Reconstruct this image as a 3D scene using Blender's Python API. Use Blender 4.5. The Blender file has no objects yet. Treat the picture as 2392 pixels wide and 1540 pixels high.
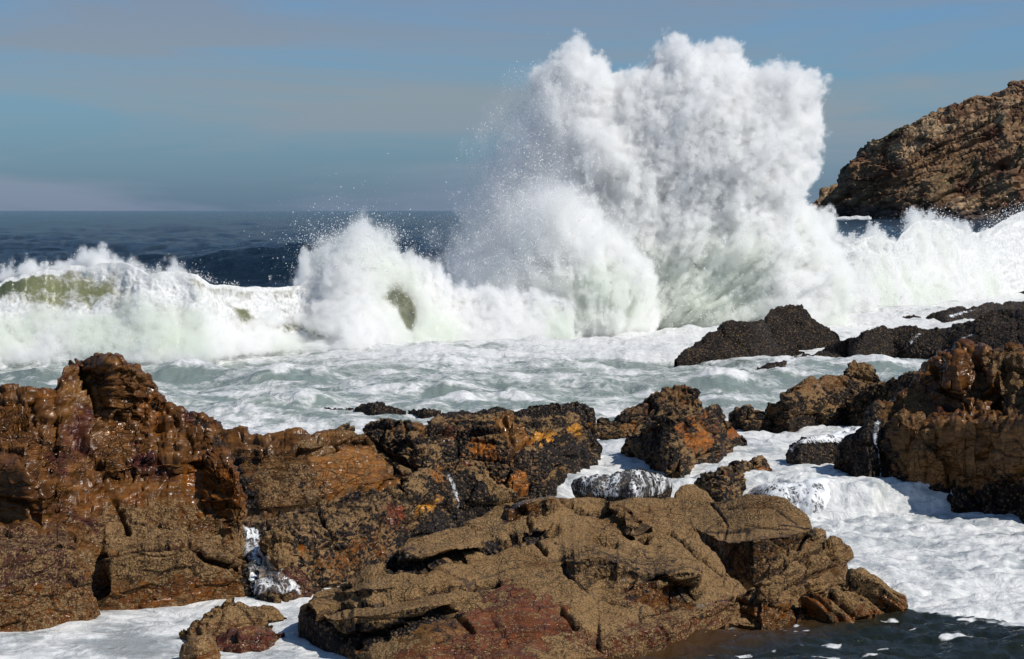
import bpy, math, time
import numpy as np
T0 = time.time()
# ---------------------------------------------------------------- camera, sky, sun, exposure
SC = bpy.context.scene
COL = SC.collection
F, CU, CV, HOR, H = 4651.1, 1196.0, 770.0, 492.0, 4.0
PITCH = math.atan((CV - HOR) / F)
cam_d = bpy.data.cameras.new("camera"); cam = bpy.data.objects.new("camera", cam_d); COL.objects.link(cam)
cam_d.lens = 70; cam_d.sensor_width = 36; cam_d.clip_start = 0.1; cam_d.clip_end = 60000
cam.location = (0, 0, H); cam.rotation_euler = (math.pi / 2 - PITCH, 0, 0)
SC.camera = cam
SUN = np.array([0.72, -0.30, 0.86]); SUN /= np.linalg.norm(SUN)
sl = bpy.data.lights.new("sun", 'SUN'); sl.energy = 4.0; sl.angle = math.radians(0.5); sl.color = (1.0, 0.95, 0.87)
so = bpy.data.objects.new("sun", sl); COL.objects.link(so)
import mathutils
so.rotation_euler = mathutils.Vector(SUN).to_track_quat('Z', 'Y').to_euler(); so.location = (20, -10, 40)
W = bpy.data.worlds.new("World"); SC.world = W; W.use_nodes = True
nt = W.node_tree; nt.nodes.clear()
def wn(t, **k):
    n = nt.nodes.new(t)
    for a, b in k.items(): setattr(n, a, b)
    return n
sky = wn('ShaderNodeTexSky', sky_type='NISHITA', sun_disc=False)
sky.sun_elevation = math.asin(SUN[2]); sky.sun_rotation = math.atan2(SUN[0], SUN[1]); sky.dust_density = 1.5; sky.ozone_density = 2.0
tc = wn('ShaderNodeTexCoord'); mp = wn('ShaderNodeMapping'); mp.inputs['Scale'].default_value = (1.7, 1.7, 17)
mp.inputs['Rotation'].default_value = (0, math.radians(1.2), 0)
nz = wn('ShaderNodeTexNoise'); nz.inputs['Scale'].default_value = 1.9; nz.inputs['Detail'].default_value = 6; nz.inputs['Roughness'].default_value = 0.55; nz.inputs['Distortion'].default_value = 0.5
rp = wn('ShaderNodeValToRGB'); rp.color_ramp.elements[0].position = 0.42; rp.color_ramp.elements[1].position = 0.60
grad = wn('ShaderNodeSeparateXYZ'); gr = wn('ShaderNodeValToRGB')
gr.color_ramp.elements[0].position = 0.0; gr.color_ramp.elements[0].color = (0.205, 0.255, 0.355, 1)
e = gr.color_ramp.elements.new(0.02); e.color = (0.230, 0.298, 0.380, 1)
e = gr.color_ramp.elements.new(0.055); e.color = (0.260, 0.325, 0.375, 1)
e = gr.color_ramp.elements.new(0.11); e.color = (0.215, 0.285, 0.395, 1)
gr.color_ramp.elements[-1].position = 0.5; gr.color_ramp.elements[-1].color = (0.06, 0.10, 0.17, 1)
tint = wn('ShaderNodeMix', data_type='RGBA', blend_type='MULTIPLY'); tint.inputs[0].default_value = 1.0
tint.inputs[7].default_value = (0.037, 0.080, 0.124, 1)
mix = wn('ShaderNodeMix', data_type='RGBA')
mm = wn('ShaderNodeMath', operation='MULTIPLY_ADD'); mm.inputs[1].default_value = 0.55; mm.inputs[2].default_value = 0.43
bg = wn('ShaderNodeBackground'); bg.inputs['Strength'].default_value = 1.0; out = wn('ShaderNodeOutputWorld')
L = nt.links.new
L(tc.outputs['Generated'], mp.inputs['Vector']); L(mp.outputs[0], nz.inputs['Vector']); L(nz.outputs[0], rp.inputs[0]); L(rp.outputs[0], mm.inputs[0])
L(tc.outputs['Generated'], grad.inputs[0]); L(grad.outputs[2], gr.inputs[0])
L(sky.outputs[0], tint.inputs[6]); L(tint.outputs[2], mix.inputs[6]); L(gr.outputs[0], mix.inputs[7]); L(mm.outputs[0], mix.inputs[0])
L(mix.outputs[2], bg.inputs[0]); L(bg.outputs[0], out.inputs[0])
SC.view_settings.view_transform = 'Standard'; SC.view_settings.look = 'None'; SC.view_settings.exposure = 0.0; SC.view_settings.gamma = 1.0
SC.render.engine = 'CYCLES'
SC.cycles.max_bounces = 12; SC.cycles.diffuse_bounces = 10; SC.cycles.transparent_max_bounces = 8
SC.cycles.caustics_reflective = False; SC.cycles.caustics_refractive = False
SC.cycles.sample_clamp_indirect = 6.0

# ---------------------------------------------------------------- maths helpers
RS = np.random.RandomState(7)
LAT = RS.rand(64, 64, 64).astype(np.float32)
def vn(p, s=0):
    """value noise 0..1 at points p (n,3)"""
    p = p + np.array([s * 17.31, s * 5.77, s * 11.13])
    i = np.floor(p).astype(np.int64); f = p - i; f = f * f * (3 - 2 * f)
    i0 = i & 63; i1 = (i + 1) & 63
    x0, y0, z0 = i0[:, 0], i0[:, 1], i0[:, 2]; x1, y1, z1 = i1[:, 0], i1[:, 1], i1[:, 2]
    fx, fy, fz = f[:, 0], f[:, 1], f[:, 2]
    a = LAT[x0, y0, z0] * (1 - fx) + LAT[x1, y0, z0] * fx; b = LAT[x0, y1, z0] * (1 - fx) + LAT[x1, y1, z0] * fx
    c = LAT[x0, y0, z1] * (1 - fx) + LAT[x1, y0, z1] * fx; d = LAT[x0, y1, z1] * (1 - fx) + LAT[x1, y1, z1] * fx
    return (a * (1 - fy) + b * fy) * (1 - fz) + (c * (1 - fy) + d * fy) * fz
ROT = np.array([[0.36, 0.48, -0.8], [-0.8, 0.6, 0.0], [0.48, 0.64, 0.6]])
def fbm(p, o=4, s=0, g=0.5):
    t = 0; a = 1.0; n = 0
    for k in range(o):
        t = t + a * (vn(p, s + k * 3) - 0.5) * 2; n += a; a *= g; p = (p @ ROT) * 2.03
    return t / n
def billow(p, o=4, s=0, g=0.5):
    t = 0; a = 1.0; n = 0
    for k in range(o):
        t = t + a * (1 - np.abs(vn(p, s + k * 3) - 0.5) * 4); n += a; a *= g; p = (p @ ROT) * 2.03
    return t / n
def voro(p, s=0, jit=0.9):
    """F1, F2, three random numbers of the nearest cell, offset to it"""
    p = p + s * 3.71
    i = np.floor(p).astype(np.int64); n = len(p)
    f1 = np.full(n, 9.0); f2 = np.full(n, 9.0); rnd = np.zeros((n, 3)); off = np.zeros((n, 3))
    for dx in (-1, 0, 1):
        for dy in (-1, 0, 1):
            for dz in (-1, 0, 1):
                c = i + np.array([dx, dy, dz]); m = c & 63
                a, b, d = m[:, 0], m[:, 1], m[:, 2]
                r = np.stack([LAT[a, b, d], LAT[b, d, a], LAT[d, a, b]], 1)
                q = c + 0.5 + (r - 0.5) * jit - p
                ds = np.sqrt((q * q).sum(1))
                nr = ds < f1
                f2 = np.where(nr, f1, np.minimum(f2, ds)); f1 = np.where(nr, ds, f1)
                rnd[nr] = np.stack([LAT[(a[nr] + 9) & 63, b[nr], d[nr]], LAT[a[nr], (b[nr] + 13) & 63, d[nr]], LAT[a[nr], b[nr], (d[nr] + 21) & 63]], 1); off[nr] = q[nr]
    return f1, f2, rnd, off
def puff(p, o=4, s=0, g=0.5):
    t = 0; a = 1.0; n = 0
    for k in range(o):
        t = t + a * (np.abs(vn(p, s + k * 3) - 0.5) * 4 - 0.9); n += a; a *= g; p = (p @ ROT) * 2.03
    return t / n
def ss(a, b, x):
    t = np.clip((x - a) / (b - a), 0, 1); return t * t * (3 - 2 * t)
cp, sp_ = math.cos(PITCH), math.sin(PITCH)
def pt(u, v, Y):
    """world point seen at photo position u,v (2392 wide) at distance Y along the ground"""
    k = (CV - v) / F; s = Y / (cp + sp_ * k)
    return np.stack([s * (u - CU) / F, Y + 0 * s, H + s * (-sp_ + cp * k)], -1)
def ywater(v, z=0.0):
    k = (CV - v) / F; dz = -sp_ + cp * k
    return (z - H) / dz * (cp + sp_ * k)
def uv(p):
    y = p[:, 1]; z = p[:, 2] - H
    d = y * cp - z * sp_; w = y * sp_ + z * cp
    return CU + F * p[:, 0] / d, CV - F * w / d
def polyl(pts):
    a = np.array(pts, float); return a[:, 0], a[:, 1]
def segdist(u, v, pts):
    best = np.full(u.shape, 1e9)
    for (a, b), (c, d) in zip(pts[:-1], pts[1:]):
        l = (c - a) ** 2 + (d - b) ** 2 + 1e-9
        t = np.clip(((u - a) * (c - a) + (v - b) * (d - b)) / l, 0, 1)
        best = np.minimum(best, np.hypot(u - a - t * (c - a), v - b - t * (d - b)))
    return best
def inpoly(u, v, pts):
    r = np.zeros(u.shape, bool)
    for (a, b), (c, d) in zip(pts, pts[1:] + pts[:1]):
        if b == d: continue
        r ^= ((b > v) != (d > v)) & (u < (c - a) * (v - b) / (d - b) + a)
    return r
def tag(o, label=None, cat=None, group=None, kind=None):
    for k, x in (('label', label), ('category', cat), ('group', group), ('kind', kind)):
        if x: o[k] = x
def gridmesh(name, P, mat, attrs=None, parent=None, close=False):
    """P (nr,nc,3) -> one mesh; origin at its lowest middle"""
    nr, nc = P.shape[:2]; V = P.reshape(-1, 3)
    org = np.array([V[:, 0].mean(), V[:, 1].mean(), V[:, 2].min()])
    idx = np.arange(nr * nc).reshape(nr, nc)
    q = np.stack([idx[:-1, :-1], idx[:-1, 1:], idx[1:, 1:], idx[1:, :-1]], -1).reshape(-1, 4)
    return rawmesh(name, V, q, mat, attrs, parent, org)
def rawmesh(name, V, q, mat, attrs=None, parent=None, org=(0, 0, 0), smooth=True):
    me = bpy.data.meshes.new(name); org = np.array(org, float)
    me.vertices.add(len(V)); me.vertices.foreach_set('co', (V - org).astype(np.float32).ravel())
    if len(q):
        k = q.shape[1]
        me.loops.add(q.size); me.loops.foreach_set('vertex_index', q.astype(np.int32).ravel())
        me.polygons.add(len(q)); me.polygons.foreach_set('loop_start', np.arange(0, q.size, k, dtype=np.int32))
        me.polygons.foreach_set('use_smooth', np.full(len(q), smooth))
    for an, (ty, arr) in (attrs or {}).items():
        at = me.attributes.new(an, ty, 'POINT')
        if ty == 'FLOAT': at.data.foreach_set('value', arr.astype(np.float32).ravel())
        elif ty == 'FLOAT_COLOR':
            a4 = np.ones((len(V), 4), np.float32); a4[:, :3] = arr; at.data.foreach_set('color', a4.ravel())
    me.update(); me.validate()
    if mat: me.materials.append(mat)
    o = bpy.data.objects.new(name, me); COL.objects.link(o)
    if parent is not None: o.parent = parent; o.location = org - np.array(parent.location)
    else: o.location = org
    return o
def normals(P):
    a = np.gradient(P, axis=1); b = np.gradient(P, axis=0)
    n = np.cross(a, b); n /= np.linalg.norm(n, axis=2, keepdims=True) + 1e-9
    return n

# ---------------------------------------------------------------- materials
class NT:
    def __init__(s, name):
        s.m = bpy.data.materials.new(name); s.m.use_nodes = True; s.t = s.m.node_tree; s.t.nodes.clear()
        s.out = s.n('ShaderNodeOutputMaterial'); s.b = s.n('ShaderNodeBsdfPrincipled'); s.l(s.b.outputs[0], s.out.inputs[0])
        s.pos = s.n('ShaderNodeNewGeometry').outputs['Position']
    def n(s, t, **k):
        x = s.t.nodes.new(t)
        for a, b in k.items(): setattr(x, a, b)
        return x
    def l(s, a, b): s.t.links.new(a, b)
    def put(s, x, sock):
        if isinstance(x, (int, float, tuple)): sock.default_value = x if not isinstance(x, tuple) or len(x) == 4 or sock.type == 'VECTOR' else x + (1,)
        else: s.l(x, sock)
    def math(s, op, a, b=0.0, c=0.0, clamp=False):
        x = s.n('ShaderNodeMath', operation=op, use_clamp=clamp); s.put(a, x.inputs[0]); s.put(b, x.inputs[1]); s.put(c, x.inputs[2]); return x.outputs[0]
    def mix(s, f, a, b, mode='MIX'):
        x = s.n('ShaderNodeMix', data_type='RGBA', blend_type=mode); s.put(f, x.inputs[0]); s.put(a, x.inputs[6]); s.put(b, x.inputs[7]); return x.outputs[2]
    def noise(s, scale, det=3, rough=0.55, vec=None, dist=0.0, out=0):
        x = s.n('ShaderNodeTexNoise'); x.inputs['Scale'].default_value = scale; x.inputs['Detail'].default_value = det
        x.inputs['Roughness'].default_value = rough; x.inputs['Distortion'].default_value = dist; s.l(vec or s.pos, x.inputs['Vector']); return x.outputs[out]
    def voro(s, scale, feat='F1', vec=None, out='Distance'):
        x = s.n('ShaderNodeTexVoronoi', feature=feat); x.inputs['Scale'].default_value = scale; s.l(vec or s.pos, x.inputs['Vector']); return x.outputs[out]
    def ramp(s, x, a, b):
        r = s.n('ShaderNodeMapRange', clamp=True); s.put(x, r.inputs[0]); r.inputs[1].default_value = a; r.inputs[2].default_value = b; return r.outputs[0]
    def attr(s, name): return s.n('ShaderNodeAttribute', attribute_name=name)
    def bump(s, h, dist, strength=1.0, nrm=None):
        x = s.n('ShaderNodeBump'); x.inputs['Distance'].default_value = dist; x.inputs['Strength'].default_value = strength; s.l(h, x.inputs['Height'])
        if nrm: s.l(nrm, x.inputs['Normal'])
        return x.outputs[0]
def rock_mat(name, sc=1.0):
    """vertex colour 'col' + 'par' (r barnacles, g mussels, b wet); specks of shell at true size"""
    m = NT(name); c = m.attr('col').outputs['Color']; par = m.attr('par').outputs['Color']
    sp = m.n('ShaderNodeSeparateColor'); m.l(par, sp.inputs[0]); barn, mus, wet = sp.outputs
    n1 = m.noise(9 / sc, 5, 0.65); n2 = m.noise(48 / sc, 3, 0.6); n3 = m.noise(24 / sc, 2, 0.6)
    c1 = m.mix(m.ramp(n1, 0.3, 0.7), m.mix(1.0, c, (0.52, 0.48, 0.47), 'MULTIPLY'), m.mix(1.0, c, (1.55, 1.5, 1.42), 'MULTIPLY'))
    lm_ = m.n('ShaderNodeMapping'); lm_.inputs['Scale'].default_value = (1.2, 1.2, 13.0); lm_.inputs['Rotation'].default_value = (0.12, 0.28, 0.0); m.l(m.pos, lm_.inputs[0])
    lam = m.noise(1.6 / sc, 4, 0.65, vec=lm_.outputs[0], dist=0.3)
    c1 = m.mix(m.math('MULTIPLY', m.ramp(lam, 0.46, 0.62), 0.6), c1, m.mix(1.0, c1, (0.38, 0.33, 0.32), 'MULTIPLY'))
    c1 = m.mix(m.math('MULTIPLY', m.ramp(lam, 0.46, 0.36), 0.5), c1, m.mix(1.0, c1, (1.5, 1.45, 1.4), 'MULTIPLY'))
    wv = m.n('ShaderNodeVectorMath', operation='ADD'); ws = m.n('ShaderNodeVectorMath', operation='SCALE'); ws.inputs[3].default_value = 0.16 * sc
    m.l(m.noise(2.5 / sc, 3, 0.6, out=1), ws.inputs[0]); m.l(m.pos, wv.inputs[0]); m.l(ws.outputs[0], wv.inputs[1])
    bm = m.n('ShaderNodeMapping'); bm.inputs['Scale'].default_value = (1.0, 1.0, 2.4); bm.inputs['Rotation'].default_value = (0.2, 0.35, 0.3); m.l(wv.outputs[0], bm.inputs[0])
    ed = m.voro(3.6 / sc, 'DISTANCE_TO_EDGE', vec=bm.outputs[0]); ed2 = m.voro(8.5 / sc, 'DISTANCE_TO_EDGE', vec=bm.outputs[0])
    l1 = m.math('SUBTRACT', 1.0, m.ramp(ed, 0.0, 0.035)); l2 = m.math('MULTIPLY', m.math('SUBTRACT', 1.0, m.ramp(ed2, 0.0, 0.05)), 0.6)
    line = m.math('MULTIPLY', m.math('MAXIMUM', l1, l2), m.ramp(m.noise(1.7 / sc, 2, 0.5), 0.45, 0.58))
    c1 = m.mix(m.math('MULTIPLY', line, 0.75), c1, (0.008, 0.005, 0.004))
    n4 = m.noise(13 / sc, 4, 0.7)
    # barnacles: tan crusts, with dark pits
    n5 = m.noise(85 / sc, 2, 0.5)
    bs = m.ramp(m.math('ADD', m.math('ADD', m.math('MULTIPLY', n2, 0.5), m.math('MULTIPLY', n4, 0.5)), m.math('MULTIPLY', barn, 0.30)), 0.625, 0.665)
    vc = m.voro(38 / sc, 'F1'); 
    tan = m.mix(m.ramp(n5, 0.36, 0.62), (0.115, 0.064, 0.026), (0.305, 0.186, 0.082))
    tan = m.mix(m.math('MULTIPLY', m.ramp(n2, 0.6, 0.72), 0.6), tan, (0.42, 0.32, 0.20))
    tan = m.mix(m.ramp(m.noise(3.0 / sc, 3), 0.35, 0.7), tan, m.mix(1.0, tan, (0.85, 0.80, 0.72), 'MULTIPLY'))
    bmask = m.math('MULTIPLY', bs, m.ramp(barn, 0.02, 0.2))
    c2 = m.mix(bmask, c1, tan)
    # mussels: near black shells with a few pale ones
    mv = m.n('ShaderNodeTexVoronoi'); mv.inputs['Scale'].default_value = 26 / sc; m.l(m.pos, mv.inputs['Vector'])
    cellv = m.n('ShaderNodeSeparateColor'); m.l(mv.outputs['Color'], cellv.inputs[0])
    mc = m.mix(m.ramp(cellv.outputs[0], 0.62, 1.0), (0.024, 0.015, 0.011), (0.20, 0.125, 0.06))
    mc = m.mix(m.ramp(mv.outputs['Distance'], 0.35, 0.7), mc, (0.004, 0.003, 0.003))
    mm_ = m.ramp(m.math('ADD', m.noise(14 / sc, 4, 0.65), m.math('MULTIPLY', mus, 0.8)), 0.70, 0.78)
    mmask = m.math('MULTIPLY', mm_, m.ramp(mus, 0.02, 0.15))
    c3 = m.mix(mmask, c2, mc)
    m.l(c3, m.b.inputs['Base Color'])
    dry = m.math('MAXIMUM', bmask, m.math('MULTIPLY', mmask, 0.45))
    r0 = m.math('ADD', m.math('SUBTRACT', 0.80, m.math('MULTIPLY', wet, 0.68)), m.math('MULTIPLY', m.ramp(n4, 0.4, 0.7), 0.30))
    rr = m.math('ADD', r0, m.math('MULTIPLY', dry, 0.45), clamp=True)
    m.l(rr, m.b.inputs['Roughness']); m.b.inputs['IOR'].default_value = 1.33
    h = m.math('ADD', m.math('MULTIPLY', n1, m.math('SUBTRACT', 0.5, m.math('MULTIPLY', wet, 0.32))), m.math('MULTIPLY', m.math('MULTIPLY', bmask, m.math('SUBTRACT', 1.0, vc)), 0.55))
    h = m.math('ADD', h, m.math('MULTIPLY', m.math('MULTIPLY', mmask, m.math('SUBTRACT', 1.0, mv.outputs['Distance'])), 1.6))
    h = m.math('ADD', h, m.math('MULTIPLY', m.math('MULTIPLY', n3, wet), 0.08))
    h = m.math('ADD', m.math('SUBTRACT', h, m.math('MULTIPLY', line, 0.8)), m.math('MULTIPLY', lam, 0.35))
    m.l(m.bump(h, 0.022 * sc, 1.0), m.b.inputs['Normal'])
    return m.m
ROCK = rock_mat('wet_rock'); CLIFF = rock_mat('cliff_rock', 26.0)

def foam_mat(bd=0.10, name='whitewater'):
    """whitewater skin: 'col' is the colour of the water showing, 'foam' how much is covered"""
    m = NT(name); c = m.attr('col').outputs['Color']; fo = m.attr('foam').outputs['Fac']
    wv = m.n('ShaderNodeVectorMath', operation='ADD'); sc_ = m.n('ShaderNodeVectorMath', operation='SCALE'); sc_.inputs[3].default_value = 0.8
    m.l(m.noise(0.9, 3, 0.6, out=1), sc_.inputs[0]); m.l(m.pos, wv.inputs[0]); m.l(sc_.outputs[0], wv.inputs[1])
    n1 = m.noise(1.6, 7, 0.62, vec=wv.outputs[0]); n2 = m.noise(9, 5, 0.65, vec=wv.outputs[0])
    t = m.math('ADD', m.math('MULTIPLY', n1, 0.65), m.math('MULTIPLY', n2, 0.35))
    le = m.voro(1.5, 'DISTANCE_TO_EDGE', vec=wv.outputs[0]); le2 = m.voro(4.5, 'DISTANCE_TO_EDGE', vec=wv.outputs[0])
    t = m.math('ADD', t, m.math('SUBTRACT', 0.07, m.math('ADD', m.math('MULTIPLY', le, 0.30), m.math('MULTIPLY', le2, 0.22))))
    k = m.ramp(m.math('ADD', t, fo), 0.76, 1.00)
    white = m.mix(m.ramp(n2, 0.35, 0.65), (0.59, 0.60, 0.60), (0.81, 0.80, 0.78))
    m.l(m.mix(k, c, white), m.b.inputs['Base Color'])
    m.l(m.math('ADD', m.math('MULTIPLY', k, 0.55), 0.12), m.b.inputs['Roughness'])
    m.b.inputs['IOR'].default_value = 1.33
    h = m.math('ADD', m.math('MULTIPLY', n1, 0.8), m.math('MULTIPLY', n2, m.math('ADD', m.math('MULTIPLY', k, 0.15), 0.22)))
    m.l(m.bump(h, bd, 0.8), m.b.inputs['Normal'])
    return m.m
FOAM = foam_mat(); WAVE = foam_mat(0.05, 'wave_face')
def sea_mat():
    m = NT('open_sea')
    st = m.n('ShaderNodeMapping'); st.inputs['Scale'].default_value = (0.45, 1.0, 1.0); m.l(m.pos, st.inputs[0])
    n0 = m.noise(0.10, 4, 0.6, vec=st.outputs[0]); n1 = m.noise(0.8, 7, 0.66, vec=st.outputs[0])
    m.l(m.mix(m.ramp(n0, 0.3, 0.7), (0.009, 0.027, 0.052), (0.018, 0.050, 0.086)), m.b.inputs['Base Color'])
    m.b.inputs['Roughness'].default_value = 0.12; m.b.inputs['IOR'].default_value = 1.33; m.b.inputs['Specular IOR Level'].default_value = 0.42
    s2 = m.n('ShaderNodeMapping'); s2.inputs['Scale'].default_value = (0.8, 0.22, 1.0); m.l(m.pos, s2.inputs[0]); n2 = m.noise(0.55, 7, 0.72, vec=s2.outputs[0])
    m.l(m.bump(n1, 1.0, 1.0, m.bump(n2, 2.4, 1.0)), m.b.inputs['Normal'])
    return m.m
SEA = sea_mat()
def spray_mat():
    m = NT('spray_droplets'); m.t.nodes.remove(m.b)
    d = m.n('ShaderNodeBsdfDiffuse'); d.inputs[0].default_value = (0.94, 0.94, 0.93, 1)
    t = m.n('ShaderNodeBsdfTranslucent'); t.inputs[0].default_value = (0.88, 0.885, 0.88, 1)
    x = m.n('ShaderNodeMixShader'); x.inputs[0].default_value = 0.35; m.l(d.outputs[0], x.inputs[1]); m.l(t.outputs[0], x.inputs[2]); m.l(x.outputs[0], m.out.inputs[0])
    return m.m
SPRAY = spray_mat()
def veil_mat():
    """torn sheet of falling water: white strands, holes between"""
    m = NT('falling_water'); fo = m.attr('foam').outputs['Fac']
    st = m.n('ShaderNodeMapping'); st.inputs['Scale'].default_value = (1, 0.8, 0.36); m.l(m.pos, st.inputs[0])
    wv = m.n('ShaderNodeVectorMath', operation='ADD'); ws = m.n('ShaderNodeVectorMath', operation='SCALE'); ws.inputs[3].default_value = 0.12
    m.l(m.noise(7, 3, 0.7, out=1), ws.inputs[0]); m.l(st.outputs[0], wv.inputs[0]); m.l(ws.outputs[0], wv.inputs[1])
    e1 = m.voro(7, 'DISTANCE_TO_EDGE', vec=wv.outputs[0]); e2 = m.voro(19, 'DISTANCE_TO_EDGE', vec=wv.outputs[0]); n = m.noise(5, 4, 0.7, vec=wv.outputs[0])
    g = m.math('ADD', m.math('MULTIPLY', fo, 0.55), m.math('MULTIPLY', m.math('SUBTRACT', n, 0.5), 0.9))
    k = m.math('MAXIMUM', m.ramp(m.math('SUBTRACT', g, e1), -0.04, 0.10), m.math('MULTIPLY', m.ramp(m.math('SUBTRACT', g, e2), -0.06, 0.10), 0.8))
    k = m.math('MULTIPLY', k, m.ramp(fo, -0.1, 0.06)); k = m.math('MAXIMUM', k, m.math('MULTIPLY', m.ramp(fo, 0.0, 0.3), 0.15))
    m.b.inputs['Base Color'].default_value = (0.86, 0.87, 0.88, 1); m.b.inputs['Roughness'].default_value = 0.25
    m.l(k, m.b.inputs['Alpha']); m.l(m.bump(n, 0.03, 0.8), m.b.inputs['Normal'])
    return m.m
VEIL = veil_mat()

# points -> point cloud through one node group
def point_group():
    g = bpy.data.node_groups.new('droplets', 'GeometryNodeTree')
    g.interface.new_socket('Geometry', in_out='INPUT', socket_type='NodeSocketGeometry'); g.interface.new_socket('Geometry', in_out='OUTPUT', socket_type='NodeSocketGeometry')
    i = g.nodes.new('NodeGroupInput'); o = g.nodes.new('NodeGroupOutput'); p = g.nodes.new('GeometryNodeMeshToPoints')
    a = g.nodes.new('GeometryNodeInputNamedAttribute'); a.data_type = 'FLOAT'; a.inputs[0].default_value = 'rad'
    s = g.nodes.new('GeometryNodeSetMaterial'); s.inputs['Material'].default_value = SPRAY
    g.links.new(i.outputs[0], p.inputs[0]); g.links.new(a.outputs[0], p.inputs['Radius']); g.links.new(p.outputs[0], s.inputs[0]); g.links.new(s.outputs[0], o.inputs[0])
    return g
PG = point_group()
def droplets(name, V, rad, parent=None, **t):
    org = V.mean(0) if parent is None else np.array(parent.location)
    o = rawmesh(name, V, np.zeros((0, 4), int), SPRAY, {'rad': ('FLOAT', rad)}, parent, org)
    md = o.modifiers.new('points', 'NODES'); md.node_group = PG
    tag(o, **t)
    return o

# ---------------------------------------------------------------- rocks
def lump(top, bot, zw=0.35, Y=None, slope=40, p=1.5, du=2.3, dv=2.2, jit=3.0, rnd=0.0, back=1.0, seed=0, sk=0.45, wob=0.3, risers=(), treads=(), rw=5, rs=2.5):
    """grid of a rock: front from its foot up to its skyline, then down its far side"""
    tu, tv = polyl(top); bu, bv = polyl(bot)
    u = np.arange(tu[0], tu[-1] + du * 0.5, du); nc = len(u)
    vt = np.interp(u, tu, tv); vb = np.maximum(np.interp(u, bu, bv), vt + 1.5)
    q = np.stack([u / 23.0, 0 * u + seed, 0 * u], 1); q2 = np.stack([u / 7.0, 0 * u + seed, 0 * u], 1)
    edge = ss(0, 6, vb - vt)
    vt = vt + (fbm(q, 2, 1) * jit * 0.8 + fbm(q2, 2, 4) * jit * 0.5) * edge
    z0 = np.interp(u, *polyl(zw)) if isinstance(zw, list) else np.full(nc, float(zw))
    if Y is None: Yb = ywater(vb, z0)
    else: Yb = np.interp(u, *polyl(Y)) if isinstance(Y, list) else np.full(nc, float(Y))
    zb = pt(u, vb, Yb)[:, 2]
    ta = np.tan(np.radians(np.interp(u, *polyl(slope)) if isinstance(slope, list) else np.full(nc, float(slope))))
    k = (vt - HOR) / F
    Yt = (H - zb + Yb * ta) / np.maximum(ta + k, 1e-3); Yt = np.maximum(Yt, Yb)
    hw = min(24, nc // 8 + 2); ker = np.hanning(2 * hw + 3)[1:-1]; ker /= ker.sum(); Yt = np.maximum(np.convolve(np.pad(Yt, hw, 'edge'), ker, 'valid'), Yb)
    a = np.abs(2 * (u - u[0]) / (u[-1] - u[0]) - 1); rd = rnd * a ** 4
    nf = max(6, int((vb - vt).max() / dv)); t = np.linspace(0, 1, nf)[:, None]
    pp = p + 0.5 * wob * fbm(np.stack([u / 90.0, 0 * u + seed, 0 * u], 1), 2, 9)[None, :]
    S = t ** pp
    if len(risers) or len(treads):
        wm = pp * np.maximum(t, 0.02) ** (pp - 1); gv = vb + (vt - vb) * t; gu = u[None, :] + 0 * t; wv = rw * fbm(np.stack([gu.ravel() / 18, gv.ravel() / 18, 0 * gu.ravel() + seed], 1), 3, 12).reshape(gu.shape)
        for ps, val in [(x, 0.05) for x in risers] + [(x, 2.6) for x in treads]:
            sd = segdist(gu, gv, ps + ps[:1]) * np.where(inpoly(gu, gv, ps), 1, -1) + wv; f = ss(-rs, rs, sd); wm = wm * (1 - f) + val * f
        fm = np.clip(1 - wm / (pp * np.maximum(t, 0.02) ** (pp - 1)), -1.5, 1); dpx = (vb - vt)[None, :] / (nf - 1); Dq = np.zeros((nf, nc)); dS = np.diff(S, axis=0)
        for q_ in range(nf - 1): Dq[q_ + 1] = Dq[q_] + fm[q_] * dS[q_] - Dq[q_] * np.minimum(dpx[0] / 30.0, 0.5) * (fm[q_] < 0.3)
        S = S - Dq; S = np.maximum.accumulate(0.5 * S + 0.25 * (np.roll(S, 1, 1) + np.roll(S, -1, 1)), 0)
    Yg = Yb + (Yt - Yb) * S + rd
    Pf = pt(u[None, :] + 0 * t, vb + (vt - vb) * t, Yg)
    foot = Pf[0][None]; ks = np.linspace(1, 0, 5)[:-1, None, None]
    Ps = foot + ks * np.array([0, 0.05, -sk])
    nb = max(8, nf // 4); s = np.linspace(0, 1, nb + 1)[1:, None]
    top_ = Pf[-1][None]; hgt = (top_[:, :, 2] - foot[:, :, 2] + sk)
    bd = back * (0.3 + 0.8 * hgt) * np.minimum(1, (vb - vt) / 40 + 0.1)
    Pb = np.repeat(top_, nb, 0).copy(); Pb[:, :, 1] += bd * s; Pb[:, :, 2] -= hgt * s ** 1.8
    P = np.concatenate([Ps, Pf, Pb], 0)
    tt = np.concatenate([np.zeros(4), t[:, 0], np.ones(nb)])[:, None] + 0 * u[None]
    fr = np.concatenate([np.ones(4 + nf), np.zeros(nb)])[:, None] + 0 * u[None]
    return P, tt, fr, (vb - vt)[None, :] + 0 * tt
NS = lambda a: np.array(a, float) / np.linalg.norm(a)
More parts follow.
